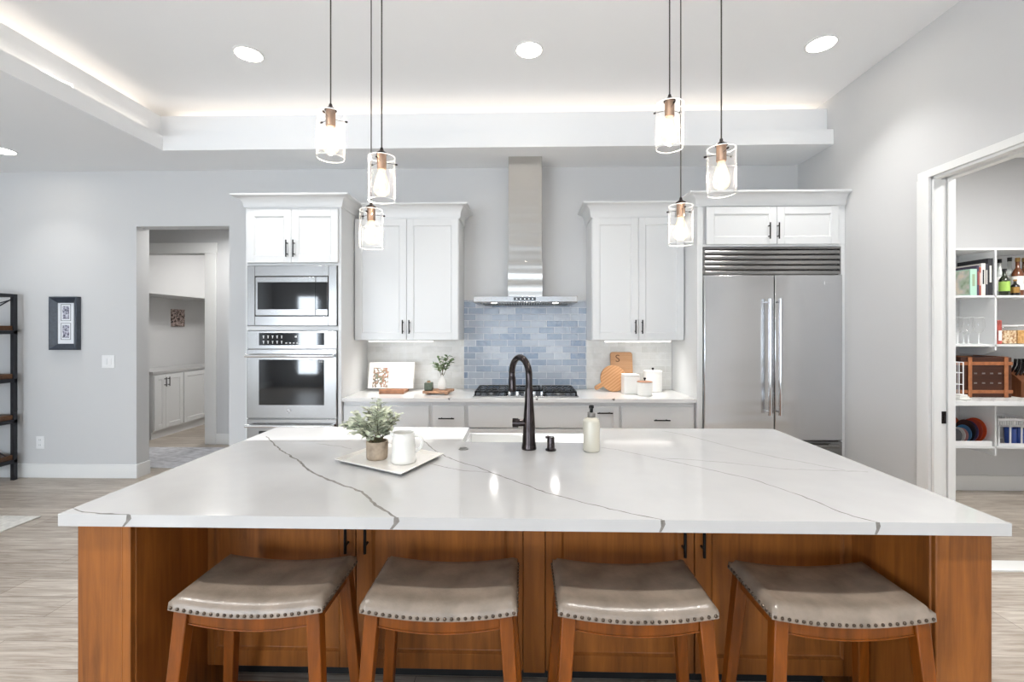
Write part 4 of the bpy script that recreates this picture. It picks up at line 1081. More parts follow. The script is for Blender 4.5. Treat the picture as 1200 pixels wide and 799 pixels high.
# open cookbook on its stand
Yb = 4.28; cbx = PX(476, Yb)
t = thing('open_cookbook', 'open cookbook leaning on a wooden stand beside the oven tower', 'book', (PX(470, Yb), Yb, CT))
zb = CT + .030; zt2 = PZ(470, 425, Yb + .06)
xl, xm2, xr = PX(431, Yb), PX(455, Yb), PX(483.5, Yb)
def leanpt(x, z, off=0): return (x, Yb + (z - zb) * .28 + off, z)
for nm, a, b, bul in (('left_page', xl, xm2, .012), ('right_page', xm2, xr, .012)):
    p = MB(); n = 8; ring = []
    for i in range(n + 1):
        x = a + (b - a) * i / n; u = i / n if nm == 'right_page' else 1 - i / n
        of = -.018 * math.sin(PI * min(1, u * 1.25) * .8) + .004
        ring.append((x, of))
    vs = [leanpt(x, zb, of) for x, of in ring] + [leanpt(x, zt2, of) for x, of in ring] + [leanpt(x, zb, .016) for x, of in ring] + [leanpt(x, zt2, .016) for x, of in ring]
    m = n + 1; fs = []
    for i in range(n):
        fs += [(i, i + 1, m + i + 1, m + i), (2 * m + i + 1, 2 * m + i, 3 * m + i, 3 * m + i + 1), (m + i, m + i + 1, 3 * m + i + 1, 3 * m + i), (i + 1, i, 2 * m + i, 2 * m + i + 1)]
    fs += [(0, m, 3 * m, 2 * m), (n, 2 * m + n, 3 * m + n, m + n)]
    p.add(vs, fs)
    pg = p.build(nm, 'paper', t)
    if nm == 'left_page':
        w = b - a; pic = MB(); x0_, x1_ = a + w * .22, b - .006; pts = []
        k = 6
        for i in range(k + 1):
            x = x0_ + (x1_ - x0_) * i / k; u = 1 - (x - a) / w; of = -.018 * math.sin(PI * min(1, u * 1.25) * .8) + .003
            pts += [leanpt(x, zb + .008, of - .0008), leanpt(x, zt2 - .045, of - .0008)]
        pic.add(pts, [(2 * i, 2 * i + 2, 2 * i + 3, 2 * i + 1) for i in range(k)]); pic.build('picture', 'cookpic', pg)
    else:
        w = b - a; ln = MB()
        for r in range(11):
            z = zt2 - .03 - r * .015
            for i in range(5):
                xa_, xb_ = a + w * (.12 + .15 * i), a + w * (.12 + .15 * (i + 1)); pts = []
                for x in (xa_, xb_):
                    u = (x - a) / w; of = -.018 * math.sin(PI * min(1, u * 1.25) * .8) + .003; pts += [leanpt(x, z, of - .0008), leanpt(x, z + .003, of - .0008)]
                ln.add(pts, [(0, 2, 3, 1)])
        ln.build('text_lines', 'textline', pg)
cv = MB(); cv.hexa([leanpt(xl - .004, zb - .003, .0165), leanpt(xr + .004, zb - .003, .0165), leanpt(xr + .004, zb - .003, .022), leanpt(xl - .004, zb - .003, .022), leanpt(xl - .004, zt2 + .003, .0165), leanpt(xr + .004, zt2 + .003, .0165), leanpt(xr + .004, zt2 + .003, .022), leanpt(xl - .004, zt2 + .003, .022)])
cv.build('cover', 'vase', t)
Ys = 4.10
t = thing('cookbook_stand', 'low orange-brown wooden stand propping the open cookbook', 'book stand', (PX(458, Ys), Ys + .08, CT))
s_ = MB(); x0_, x1_ = PX(444, Ys), PX(473, Ys); zz = PZ(458, 460.5, Ys)
s_.box(x0_, x1_, Ys, Ys + .018, CT + .0005, CT + .042); s_.box(x0_ + .01, x1_ - .005, Ys + .018, Ys + .21, CT + .0005, CT + .026); s_.build('ledge', 'cedar', t, bevel=.003)
s_ = MB(); s_.hexa([(x0_ + .03, 4.324, CT + .026), (x1_ + .0, 4.324, CT + .026), (x1_ + .0, 4.336, CT + .026), (x0_ + .03, 4.336, CT + .026), (x0_ + .03, 4.374, CT + .2), (x1_, 4.374, CT + .2), (x1_, 4.386, CT + .2), (x0_ + .03, 4.386, CT + .2)]); s_.build('back_rest', 'cedar', t)
# rustic board with jar and vase
Yr = 4.06
t = MB(); xa, xb_ = PX(495, Yr), PX(527.5, Yr)
t.prism([(xa, Yr), (xb_ - .02, Yr), (xb_ + .01, Yr + .18), (xa + .015, Yr + .18)], CT + .012, CT + .034)
t.box(xa + .02, xa + .05, Yr + .02, Yr + .16, CT + .0005, CT + .012); t.box(xb_ - .055, xb_ - .025, Yr + .02, Yr + .16, CT + .0005, CT + .012)
tag(t.build('riser_board', 'rustic', bevel=.003), 'small rustic wooden riser board under the white vase', 'wooden board')
zr = CT + .0345
jx, jy = PX(502.5, 4.11), 4.11
t = thing('candle_jar', 'small dark green square jar on the wooden riser', 'jar', (jx, jy, zr))
j = MB(); j.box(jx - .036, jx + .036, jy - .034, jy + .034, zr, zr + .072); j.build('jar_body', 'candle', t, bevel=.008, segs=3)
j = MB(); j.lathe([(0, 0), (.018, 0), (.018, .008), (.012, .012), (0, .012)], (jx, jy, zr + .072), 14); j.build('lid', 'rustic', t)
j = MB()
for k in range(5): j.leaf((jx, jy, zr + .082), (math.cos(k * 1.26), math.sin(k * 1.26), .5), (0, 0, 1), .022, .010, .1)
j.build('sprig', 'leaf2', t)
vx, vy = PX(518.5, 4.16), 4.16
t = thing('leafy_vase', 'small white bottle vase with green sprigs on the wooden riser', 'vase', (vx, vy, zr))
j = MB(); j.lathe([(.026, 0), (.036, .006), (.042, .035), (.040, .062), (.028, .098), (.014, .118), (.014, .136), (.010, .136), (.010, .11), (0, .10)], (vx, vy, zr), 26); j.build('vase_body', 'vase', t)
foliage(t, (vx, vy, zr + .125), 11, .115, .22, .046, .026, 'leaf2', lean=(.02, 0), seed=9, droop=.0, per=9)
# boards and canisters right of the cooktop
Yd = 4.40
rb = MB(); x0_, x1_ = PX(716, Yd), PX(742, Yd); z1_ = PZ(729, 412.5, Yd + .03); ln_ = .16
def lb(x, z, o): return (x, Yd + (z - CT) * ln_ + o, z)
pts = []
for cx_, cz_, a0 in ((x0_ + .025, CT + .026, PI), (x1_ - .025, CT + .026, 1.5 * PI), (x1_ - .025, z1_ - .025, 0), (x0_ + .025, z1_ - .025, .5 * PI)):
    for k in range(5): a = a0 + PI / 2 * k / 4; pts.append((cx_ + .025 * math.cos(a), cz_ + .025 * math.sin(a)))
n = len(pts); rb.add([lb(x, z, -.018) for x, z in pts] + [lb(x, z, 0) for x, z in pts], [tuple(range(n)), tuple(range(2 * n - 1, n - 1, -1))] + [(i, n + i, n + (i + 1) % n, (i + 1) % n) for i in range(n)])
t = rb.build('cutting_board', 'oak', bevel=.003); tag(t, 'rectangular honey-coloured wooden board leaning on the white tile', 'cutting board')
fc = bpy.data.curves.new('letter', 'FONT'); fc.body = 'S'; fc.size = .10; fc.extrude = .0006; fc.align_x = 'CENTER'; fc.align_y = 'CENTER'
fo = bpy.data.objects.new('letter', fc); COL.objects.link(fo); bpy.context.view_layer.update()
me = bpy.data.meshes.new_from_object(fo.evaluated_get(bpy.context.evaluated_depsgraph_get())); bpy.data.objects.remove(fo)
MT['brand'] = M('burnt_letter', (96, 62, 36), .6); me.materials.clear(); me.materials.append(MT['brand'])
lo = bpy.data.objects.new('letter', me); COL.objects.link(lo); lo.parent = t
lx, lz = PX(724.5, Yd), PZ(724, 420.5, Yd); lo.location = (lx, Yd + (lz - CT) * ln_ - .0190, lz); lo.rotation_euler = (PI / 2 - math.atan(ln_), 0, 0)
Ye = 4.30
rb = MB(); cx_, R_ = PX(718.5, Ye + .03), .122; ang = math.radians(208)
def le(u, v, o):       # board plane: u across, v up the leaning face
    return (cx_ + u, Ye + v * .26 + o, CT + .002 + v)
pts = []; hw = .020; a0 = math.asin(hw / R_)
for k in range(41):
    a = ang + a0 + (2 * PI - 2 * a0) * k / 40; pts.append((R_ * math.cos(a), R_ * math.sin(a) + R_))
hd = Vector((math.cos(ang), math.sin(ang))); hn = Vector((-hd.y, hd.x))
for k in range(9):
    a = -PI / 2 + PI * k / 8; c = hd * (R_ + .060) + hd * (hw * math.cos(a)) + hn * (hw * math.sin(a)); pts.append((c.x, c.y + R_))
mv = min(p[1] for p in pts); pts = [(u, v - mv) for u, v in pts]
n = len(pts); rb.add([le(u, v, -.016) for u, v in pts] + [le(u, v, 0) for u, v in pts], [tuple(range(n)), tuple(range(2 * n - 1, n - 1, -1))] + [(i, n + i, n + (i + 1) % n, (i + 1) % n) for i in range(n)])
MT['stripe'] = bpy.data.materials.new('striped_acacia'); m = MT['stripe']; m.use_nodes = True
tc = nn(m, 'ShaderNodeTexCoord'); mp = nn(m, 'ShaderNodeMapping'); mp.inputs['Rotation'].default_value = (0, math.radians(35), 0); wv = nn(m, 'ShaderNodeTexWave'); wv.bands_direction = 'Z'; wv.inputs['Scale'].default_value = 13; wv.inputs['Distortion'].default_value = 1.2
cr = nn(m, 'ShaderNodeValToRGB'); cr.color_ramp.elements[0].color = lin((172, 122, 78)); cr.color_ramp.elements[1].color = lin((194, 146, 102)); cr.color_ramp.elements[0].position = .25
lk(m, tc.outputs['Object'], mp.inputs['Vector']); lk(m, mp.outputs[0], wv.inputs['Vector']); lk(m, wv.outputs['Fac'], cr.inputs[0]); lk(m, cr.outputs[0], m.node_tree.nodes['Principled BSDF'].inputs['Base Color'])
t = thing('serving_board', 'round striped wooden board with a handle leaning beside the canisters', 'serving board', (cx_, Ye, CT))
rb.build('board', 'stripe', t, bevel=.003)
hh = le(hd.x * (R_ + .058), hd.y * (R_ + .058) + R_ - mv, -.0165); rg = MB(); rg.lathe([(.006, -.0006), (.012, -.0006), (.012, .0006), (.006, .0006)], (0, 0, 0), 14, closed=True)
ro = rg.build('hanging_ring', 'rustic', t, world=False); ro.location = Vector(hh) - t.location; ro.rotation_euler = (PI / 2 - .25, 0, 0)
def canister(label, x, Y, r, h, sq, knob, lidmat='vase', kmat='black', flute=False):
    cx_ = PX(x, Y); t = thing('canister', label, 'canister', (cx_, Y, CT))
    b = MB()
    if sq: b.box(cx_ - r, cx_ + r, Y - r, Y + r, CT + .0005, CT + h)
    else: b.lathe([(r * .92, .0005), (r, .006), (r, h)] + [(r * .9, h + .001)], (cx_, Y, CT), 36)
    b.build('jar', 'vase', t, bevel=.006 if sq else 0, segs=3)
    l = MB()
    if sq: l.box(cx_ - r * 1.0, cx_ + r * 1.0, Y - r * 1.0, Y + r * 1.0, CT + h + .001, CT + h + .012)
    else: l.lathe([(r * 1.03, 0), (r * 1.03, .004), (r * .9, .008), (0, .015)] if lidmat == 'cedar' else [(r * 1.03, 0), (r * 1.03, .010), (r * .9, .014), (0, .015)], (cx_, Y, CT + h + .0012), 32)
    l.build('lid', lidmat, t, bevel=.003 if sq else 0)
    k = MB(); k.lathe([(.006, 0), (.005, .01), (.011, .014), (.012, .022), (.008, .028), (0, .029)], (cx_, Y, CT + h + .0125), 16)
    if knob: k.build('knob', kmat, t)
canister('white square canister standing in front of the round wooden board', 738.5, 4.20, .070, .165, True, False)
canister('tallest white canister with a small dark knob, at the back beside the refrigerator', 765, 4.33, .083, .185, False, True)
canister('short round white canister with a thin wooden lid in front of the others', 755.5, 4.07, .066, .118, False, True, 'cedar')

# ================================================================ left side of the room
MT['slate'] = M('slate_frame', (62, 68, 78), .4, noise=.1, nscale=30)
MT['mat'] = M('picture_mat', (236, 238, 242), .7)
MT['photo'] = picture_mat('grey_print', [(60, 60, 76), (150, 150, 168), (214, 214, 224)], 60)
fx0, fx1 = PX(57.5, YB - .04), PX(90.5, YB - .04); fz0, fz1 = PZ(74, 410, YB - .04), PZ(74, 347.5, YB - .04)
t = thing('picture_frame', 'slate grey framed picture with two small prints on the left wall', 'picture', ((fx0 + fx1) / 2, YB - .02, fz0))
f = MB(); w = .062
o = [(fx0, fz0), (fx1, fz0), (fx1, fz1), (fx0, fz1)]; i1 = [(fx0 + .012, fz0 + .012), (fx1 - .012, fz0 + .012), (fx1 - .012, fz1 - .012), (fx0 + .012, fz1 - .012)]; i2 = [(fx0 + w, fz0 + w), (fx1 - w, fz0 + w), (fx1 - w, fz1 - w), (fx0 + w, fz1 - w)]
R4 = [[(x, YB - .0005, z) for x, z in o], [(x, YB - .045, z) for x, z in o], [(x, YB - .048, z) for x, z in i1], [(x, YB - .014, z) for x, z in i2], [(x, YB - .0005, z) for x, z in i2]]
f.add([p for r in R4 for p in r], [(k * 4 + i, k * 4 + (i + 1) % 4, ((k + 1) % 5) * 4 + (i + 1) % 4, ((k + 1) % 5) * 4 + i) for k in range(5) for i in range(4)])
f.build('frame', 'slate', t)
B('picture_mat', 'mat', t, (fx0 + w - .002, fx1 - w + .002, YB - .012, YB - .002, fz0 + w - .002, fz1 - w + .002), bevel=0)
xm3 = (fx0 + fx1) / 2
for a, b in ((378.5, 398), (356.5, 376)):
    z0_, z1_ = PZ(74, b, YB), PZ(74, a, YB); hw = (fx1 - fx0 - 2 * w) * .31
    p = B('print', 'photo', t, (xm3 - hw + .018, xm3 + hw - .018, YB - .0136, YB - .012, z0_ + .02, z1_ - .02), bevel=0)
    e = MB()
    for q in [(xm3 - hw, xm3 + hw, YB - .0133, YB - .012, z0_, z0_ + .004), (xm3 - hw, xm3 + hw, YB - .0133, YB - .012, z1_ - .004, z1_), (xm3 - hw, xm3 - hw + .004, YB - .0133, YB - .012, z0_, z1_), (xm3 + hw - .004, xm3 + hw, YB - .0133, YB - .012, z0_, z1_)]: e.box(*q)
    e.build('print_border', 'slate', p)
def wallplate(name, label, cat, x0, x1, y0, y1, kind):
    a, b = PX(x0, YB), PX(x1, YB); z0, z1 = PZ((x0 + x1) / 2, y1, YB), PZ((x0 + x1) / 2, y0, YB)
    t = thing(name, label, cat, ((a + b) / 2, YB - .003, z0)); B('plate', 'plastic', t, (a, b, YB - .007, YB - .0003, z0, z1), bevel=.002)
    xm_, zm = (a + b) / 2, (z0 + z1) / 2
    if kind == 'switch':
        for s in (-1, 1): B('rocker', 'plastic', t, (xm_ + s * .024 - .016, xm_ + s * .024 + .016, YB - .011, YB - .0065, zm - .033, zm + .033), bevel=.002)
    else:
        for s in (-1, 1):
            r = B('receptacle', 'plastic', t, (xm_ - .016, xm_ + .016, YB - .0095, YB - .0065, zm + s * .026 - .016, zm + s * .026 + .016), bevel=.003)
            B('slot', 'dark', r, (xm_ - .008, xm_ - .0055, YB - .0099, YB - .009, zm + s * .026 - .004, zm + s * .026 + .007), (xm_ + .0055, xm_ + .008, YB - .0099, YB - .009, zm + s * .026 - .004, zm + s * .026 + .007), bevel=0)
wallplate('light_switch', 'white double light switch beside the framed picture', 'light switch', 120, 134.5, 416, 431, 'switch')
wallplate('power_outlet', 'white wall outlet low on the left wall', 'outlet', 43, 52.5, 511, 525.5, 'outlet')

# etagere at the left edge
MT['shelfmetal'] = M('dark_grey_metal', (58, 58, 62), .45, .7)
MT['shelfwood'] = wood('dark_walnut', (112, 78, 54), (66, 44, 30), 'X', 3.0, .5, .4)
EX = PX(16.0, 4.40); E0 = EX - .95
t = thing('etagere_shelf', 'tall open shelf of dark metal and walnut boards at the left edge', 'shelf', ((EX + E0) / 2, 4.22, 0))
pt = .036; top = PZ(12, 348, 4.40)
for (x, y) in ((E0, 4.02), (E0, 4.40), (EX - pt, 4.02), (EX - pt, 4.40)): B('post', 'shelfmetal', t, (x, x + pt, y, y + pt, 0.0, top), bevel=.002)
fr = [(E0, EX, 4.02, 4.02 + pt, top, top + .03), (E0, EX, 4.40, 4.40 + pt, top, top + .03), (E0, E0 + pt, 4.02 + pt, 4.40, top, top + .03), (EX - pt, EX, 4.02 + pt, 4.40, top, top + .03)]
B('top_frame', 'shelfmetal', t, *fr, bevel=.002)
for y in (386.5, 443, 491, 538):
    z = PZ(10, y, 4.40)
    B('shelf_board', 'shelfwood', t, (E0 + .005, EX - .012, 4.025, 4.430, z - .005, z + .042), bevel=.003)
    B('shelf_rail', 'shelfmetal', t, (E0, EX, 4.022, 4.050, z - .042, z - .006), (E0, EX, 4.405, 4.433, z - .042, z - .006), (E0, E0 + .028, 4.05, 4.405, z - .042, z - .006), (EX - .028, EX, 4.05, 4.405, z - .042, z - .006), bevel=.001)
br = MB()
za, zb2, zc2 = PZ(10, 378, 4.4), top, PZ(10, 500, 4.4)
for s0, s1, z0_, z1_ in ((4.06, 4.40, za, top - .02), (4.40, 4.06, .2, zc2)): br.tube([(EX - .02, s0, z0_), (EX - .02, s1, z1_)], .006, 8)
br.tube([(E0 + .04, 4.43, za), (EX - .04, 4.43, top - .02)], .006, 8); br.tube([(E0 + .04, 4.43, zc2), (EX - .04, 4.43, .2)], .006, 8)
br.build('brace', 'shelfmetal', t)
# rugs
MT['rug'] = M('pale_rug', (214, 212, 206), .95, noise=.06, nscale=30, bump=.4, bscale=140)
MT['runner'] = M('mottled_runner', (206, 206, 210), .95, noise=.14, nscale=9, bump=.4, bscale=120, stretch=(1, 3, 1))
rx, ry = PT(48, 604.5, 0.01)
tag(B('area_rug', 'rug', None, (rx - 2.2, rx, .6, ry, .0005, .012), bevel=.004), 'pale area rug on the plank floor at the left edge', 'rug')
tag(B('hall_runner', 'runner', None, (-5.4, -2.5, 4.83, 5.66, .0005, .010), bevel=.003), 'mottled grey and white runner on the floor through the doorway', 'rug')

# ---- room through the doorway: base cabinets along its left wall
LX = -5.02; Ta = facing((LX, 0, 0), '+X')          # local x = room y
LXW = -5.60
def lcab(label, y0, y1, splits, handles):
    t = thing('laundry_cabinet', label, 'cabinet', (LX - .3, (y0 + y1) / 2, 0))
    B('cabinet_body', 'cab', t, (LXW + .001, LX, y0 + .001, y1 - .001, .10, .885), (LXW + .001, LX - .02, y0 + .001, y1 - .001, 0.0, .10), bevel=.001)
    for (a, b), h in zip(splits, handles):
        d = shaker(t, 'door', 'cab', a, b, .125, .87, -.02, T=Ta); pull(d, h, .77, -.02, .13, T=Ta)
B0 = PX  # (plane helper kept for readability)
def LYp(x): u = (x - 600) / FPX; return LX * (CY + u * SY) / (u * CY - SY)
ya, yb_, yc_, yd = HY + .20, LYp(214), LYp(240), LYp(240) + .62
yS = LYp(193)
lcab('white two-door cabinet just through the doorway, nearest its opening', ya, yb_, [(ya + .01, yS - .0015), (yS + .0015, yb_ - .008)], (yS - .03, yS + .03))
lcab('white cabinet farther along the far room, its handle at the door edge', yb_, yb_ + 1.0, [(yb_ + .008, yc_ + .02), (yc_ + .023, yb_ + .99)], (yc_ - .02, yc_ + .055))
tag(B('laundry_worktop', 'quartz', None, (LXW + .001, LX + .02, ya - .02, yb_ + 1.0, .8855, .925), bevel=.003), 'white worktop on the cabinets in the room through the doorway', 'countertop')
MT['canvas'] = picture_mat('floral_canvas', [(46, 40, 42), (90, 66, 62), (168, 150, 140), (210, 190, 184), (60, 54, 54)], 26)
cyy = 7.22; cz = PZ(207, 372, 7.22)
def LYw(x): u = (x - 600) / FPX; return LXW * (CY + u * SY) / (u * CY - SY)
y0_, y1_ = LYw(200), LYw(214.5); zc_ = ((y0_ + y1_) / 2 * CY - LXW * SY)
t = thing('canvas_picture', 'small square dark floral canvas on the wall through the doorway', 'picture', (LXW, (y0_ + y1_) / 2, CAM_H))
B('canvas', 'canvas', t, (LXW + .0005, LXW + .03, y0_, y1_, CAM_H - (382.5 - HORIZON) / FPX * zc_, CAM_H - (362.5 - HORIZON) / FPX * zc_), bevel=.002)

# ================================================================ pantry
PF, PW = 4.03, 4.349
pz = [PZ(1150, 290.5, PF), PZ(1150, 346, PF), PZ(1150, 403.5, PF)]
dvx = PX(1167, PF)
def pshelf(): pass
t = thing('pantry_shelving', 'white wall-hung pantry shelving with cubbies above and below a deep ledge', 'shelf', (3.9, 4.2, .45))
X0, X1 = XR + .16, 4.98
for z in (pz[0], pz[1], pz[2]): B('shelf_board', 'cab', t, (X0, X1, PF, PW, z - .019, z), bevel=.002)
zl_ = .905
LEDF = 3.86
B('ledge_board', 'cab', t, (X0, X1, LEDF, PW, zl_ - .038, zl_), bevel=.002)
MT['liner'] = tiles('ledge_liner', (226, 226, 224), (206, 206, 204), (150, 150, 150), .11, .05, .6, .006, .1, None, axes='XY')
B('shelf_liner', 'liner', t, (X0 + .01, X1, LEDF + .004, PW - .01, zl_ + .0002, zl_ + .0022), bevel=0)
zlow = PZ(1150, 523, PF)
B('shelf_board', 'cab', t, (X0, X1, PF, PW, zlow - .019, zlow), bevel=.002)
zb1, zb2_ = PZ(1167, 416, PF), PZ(1167, 534, PF)
for x in (X0, dvx, dvx + 1.0):
    d = MB(); z2 = pz[2]
    d.prismX([(PF, z2 - .05), (PF + .10, zb1), (PW, zb1), (PW, pz[0] - .019), (PF, pz[0] - .019)], x - .009, x + .009)
    d.build('divider', 'cab', t, bevel=.001)
    B('divider', 'cab', t, (x - .009, x + .009, PF, PW, zb2_, zl_ - .038), bevel=.001)
cl = MB()
for (x, y) in ((1162, 349.5), (1162, 407), (1161, 527)):
    z = PZ(x, y, PF + .02); cl.cyl((dvx - .016, PF + .03, z - .005), (dvx - .016, PF + .03, z + .007), .011, 10)
cl.build('shelf_clip', 'plastic', t)

BC = {n: M('book_' + n, c, .55) for n, c in dict(mint=(172, 208, 190), sage=(150, 168, 138), navy=(70, 62, 84), rust=(170, 84, 70), cream=(232, 228, 220), ink=(34, 34, 40), charcoal=(58, 58, 66)).items()}
for n in BC: MT['bk_' + n] = BC[n]
MT['illus'] = picture_mat('book_cover_art', [(150, 170, 140), (180, 196, 170), (206, 204, 196), (226, 214, 196)], 12)
def book(label, x0, x1, ytop, depth, mat, lean=0.0, mk='cream'):
    Y = PF + .008; a, b = PX(x0, Y), PX(x1, Y) - .0012; z0 = pz[1] + .0005; z1 = PZ((x0 + x1) / 2, ytop, Y)
    t = thing('pantry_book', label, 'book', ((a + b) / 2, Y, z0), 0, 'books on the pantry shelf')
    B('cover', 'bk_' + mat, t, (a, a + .003, Y, Y + depth, z0, z1), (b - .003, b, Y, Y + depth, z0, z1), (a + .003, b - .003, Y, Y + .003, z0, z1), bevel=.001)
    B('pages', 'paper', t, (a + .003, b - .003, Y + .003, Y + depth - .005, z0 + .003, z1 - .005), bevel=0)
    B('spine_title', 'bk_' + mk, t, (a + (b - a) * .3, b - (b - a) * .3, Y - .0007, Y + .0005, z0 + (z1 - z0) * .35, z0 + (z1 - z0) * .8), bevel=0)
    return t, a, Y, z0, z1
tb, a, Y, z0, z1 = book('mint green book, widest spine of the pantry books', 1137, 1145, 315, .25, 'mint', mk='sage')
B('cover_art', 'illus', tb, (a - .0008, a + .0002, Y + .01, Y + .24, z0 + .01, z1 - .01), bevel=0)
book('thin purple-navy book beside the mint green one', 1145, 1147.6, 311, .24, 'navy', mk='rust')
book('thin rust red book next to the white spine', 1147.6, 1150, 313, .23, 'rust')
book('white-spined book in the middle of the pantry books', 1150, 1155, 308.5, .24, 'cream', mk='ink')
book('slim charcoal book between the white spine and the tall black book', 1155, 1158, 309, .25, 'charcoal')
book('tall black book at the end of the row, against the divider', 1158, 1163.8, 302.5, .28, 'ink')
# bottles
def bottle(label, x, Y, h, r, body, cap, lbl, liquid=True):
    cx_ = PX(x, Y); z0 = pz[1] + .0005
    t = thing('bottle', label, 'bottle', (cx_, Y, z0), 0, 'bottles on the pantry shelf')
    b = MB(); b.lathe([(r * .9, 0), (r, .005), (r, h * .58), (r * .75, h * .66), (r * .36, h * .74), (r * .34, h * .93), (0, h * .93)], (cx_, Y, z0), 20); b.build('glass', body, t)
    b = MB(); b.lathe([(r * .42, h * .90), (r * .42, h), (0, h)], (cx_, Y, z0), 14); b.build('cap', cap, t)
    b = MB(); b.lathe([(r * 1.012, h * .16), (r * 1.012, h * .52)], (cx_, Y, z0), 20, ); b.build('label', lbl, t)
MT['gclear'] = M('pale_bottle_glass', (196, 200, 196), .1, coat=.5); MT['ggreen'] = M('dark_green_glass', (44, 50, 36), .1, coat=.5); MT['gamber'] = M('amber_glass', (112, 62, 34), .1, coat=.5)
MT['lime'] = M('lime_label', (160, 196, 92), .6); MT['blk'] = M('black_glass_bottle', (28, 26, 28), .12, coat=.5); MT['gold'] = M('gold_foil', (170, 130, 70), .4, .6)
bottle('bottle with black cap half behind the pantry divider', 1171.5, 4.22, .34, .036, 'gclear', 'blk', 'paper')
bottle('short dark bottle with a lime green label in front', 1177, 4.08, .235, .036, 'ggreen', 'blk', 'lime')
bottle('clear bottle with a white label behind the dark green one', 1183, 4.26, .36, .038, 'gclear', 'blk', 'paper')
bottle('amber-necked bottle with a cream label', 1192.5, 4.18, .345, .040, 'gamber', 'gold', 'paper')
bottle('short black bottle with a gold cap in front of the amber one', 1189.5, 4.075, .14, .030, 'blk', 'gold', 'gold')
bottle('amber bottle at the right edge of the pantry shelf', 1200.5, 4.22, .35, .040, 'gamber', 'gold', 'paper')
# wine glasses
gl0 = None
for i, (x, Y) in enumerate(((1122, 4.10), (1129, 4.23), (1134.8, 4.10), (1146.8, 4.11))):
    lab = ['clear stem glass at the front of the pantry shelf beside the door jamb', 'clear stem glass behind and between the two front glasses', 'clear stem glass at the front, second from the door jamb', 'clear stem glass at the front nearest the pantry divider'][i]
    if gl0 is None:
        t = thing('wine_glass', lab, 'glass', (0, 0, 0), 0, 'clear stem glasses in the pantry')
        b = MB(); pf = [(.012, .097), (.030, .112), (.041, .150), (.040, .190), (.033, .235)]; n_ = 24; b.add([(r_ * math.cos(2 * PI * k / n_), r_ * math.sin(2 * PI * k / n_), z_) for r_, z_ in pf for k in range(n_)], [(i * n_ + k, i * n_ + (k + 1) % n_, (i + 1) * n_ + (k + 1) % n_, (i + 1) * n_ + k) for i in range(4) for k in range(n_)]); b.build('bowl', 'glass', t, world=False); b = MB(); b.lathe([(.0335, .2345), (.0325, .2345), (.0325, .236), (.0335, .236)], n=24, closed=True); b.build('glass_rim', 'rimglass', t, world=False)
        b = MB(); b.lathe([(.036, 0), (.036, .002), (.006, .008), (.004, .03), (.004, .085), (.012, .097), (0, .097)], n=20); b.build('stem', 'rimglass', t, world=False); gl0 = t; o = t
    else: o = copy_tree(gl0)
    o.location = (PX(x, Y), Y, pz[2] + .0005); o['label'] = lab
# jars and packet beside them
MT['pack'] = M('red_packet', (178, 84, 74), .5, noise=.25, nscale=14); MT['cereal'] = picture_mat('cereal', [(150, 96, 60), (216, 184, 140), (236, 222, 196)], 60); MT['amberfood'] = picture_mat('pasta', [(186, 132, 70), (220, 176, 110)], 50)
x0_, x1_ = PX(1169.5, 4.10), PX(1174.5, 4.10); z0 = pz[2] + .0005
t = thing('snack_packet', 'red and white food packet against the pantry divider', 'packet', ((x0_ + x1_) / 2, 4.14, z0))
B('packet', 'pack', t, (x0_, x1_, 4.10, 4.22, z0, z0 + .21), bevel=.006); B('label', 'paper', t, (x0_ + .004, x1_ - .004, 4.0985, 4.1003, z0 + .03, z0 + .12), bevel=0)
for lab, xa_, xb_, hh, fill in (('clear food container of cereal in the pantry', 1176, 1192.5, .165, 'cereal'), ('clear food container of amber pasta at the right edge', 1193.5, 1207, .17, 'amberfood')):
    a, b = PX(xa_, 4.10), PX(xb_, 4.10)
    t = thing('food_container', lab, 'container', ((a + b) / 2, 4.16, z0))
    B('contents', fill, t, (a + .004, b - .004, 4.104, 4.246, z0 + .004, z0 + hh * .72), bevel=.006)
    B('container_wall', 'glass', t, (a, b, 4.10, 4.25, z0, z0 + hh - .012), bevel=.004); B('lid', 'plastic', t, (a - .003, b + .003, 4.097, 4.253, z0 + hh - .0115, z0 + hh), bevel=.003)
# strapped wooden wine crate
MT['crate'] = wood('dark_crate_wood', (80, 46, 32), (48, 27, 20), 'X', 3, .5, .4); MT['strap'] = M('tan_strap', (158, 98, 60), .5, noise=.1, nscale=30)
a, b = PX(1126, 4.06), PX(1187, 4.06); zc0 = zl_ + .0027; zc1 = PZ(1156, 418.5, 4.06)
t = thing('wooden_crate', 'dark brown wooden chest with tan straps on the pantry ledge', 'chest', ((a + b) / 2, 4.18, zc0))
B('chest_body', 'crate', t, (a + .004, b - .004, 4.064, 4.33, zc0, zc1), bevel=.006)
hs = zc1 - zc0
for z in (zc0 + hs * .10, zc0 + hs * .80): B('strap', 'strap', t, (a, b, 4.058, 4.3315, z, z + hs * .085), bevel=.002)
for x in (a + (b - a) * .13, a + (b - a) * .87 - .02): B('strap', 'strap', t, (x, x + .034, 4.0535, 4.0585, zc0 + .001, zc1 - .004), (x, x + .034, 4.0535, 4.334, zc1 + .0003, zc1 + .005), bevel=.002)
st_ = MB()
for r in range(2):
    for c in range(4):
        st_.box(a + (b - a) * (.26 + .155 * c), a + (b - a) * (.26 + .155 * c) + .026, 4.0625, 4.0645, zc0 + hs * (.34 + .24 * r), zc0 + hs * (.34 + .24 * r) + .012)
st_.build('stud_rows', 'steeld', t)
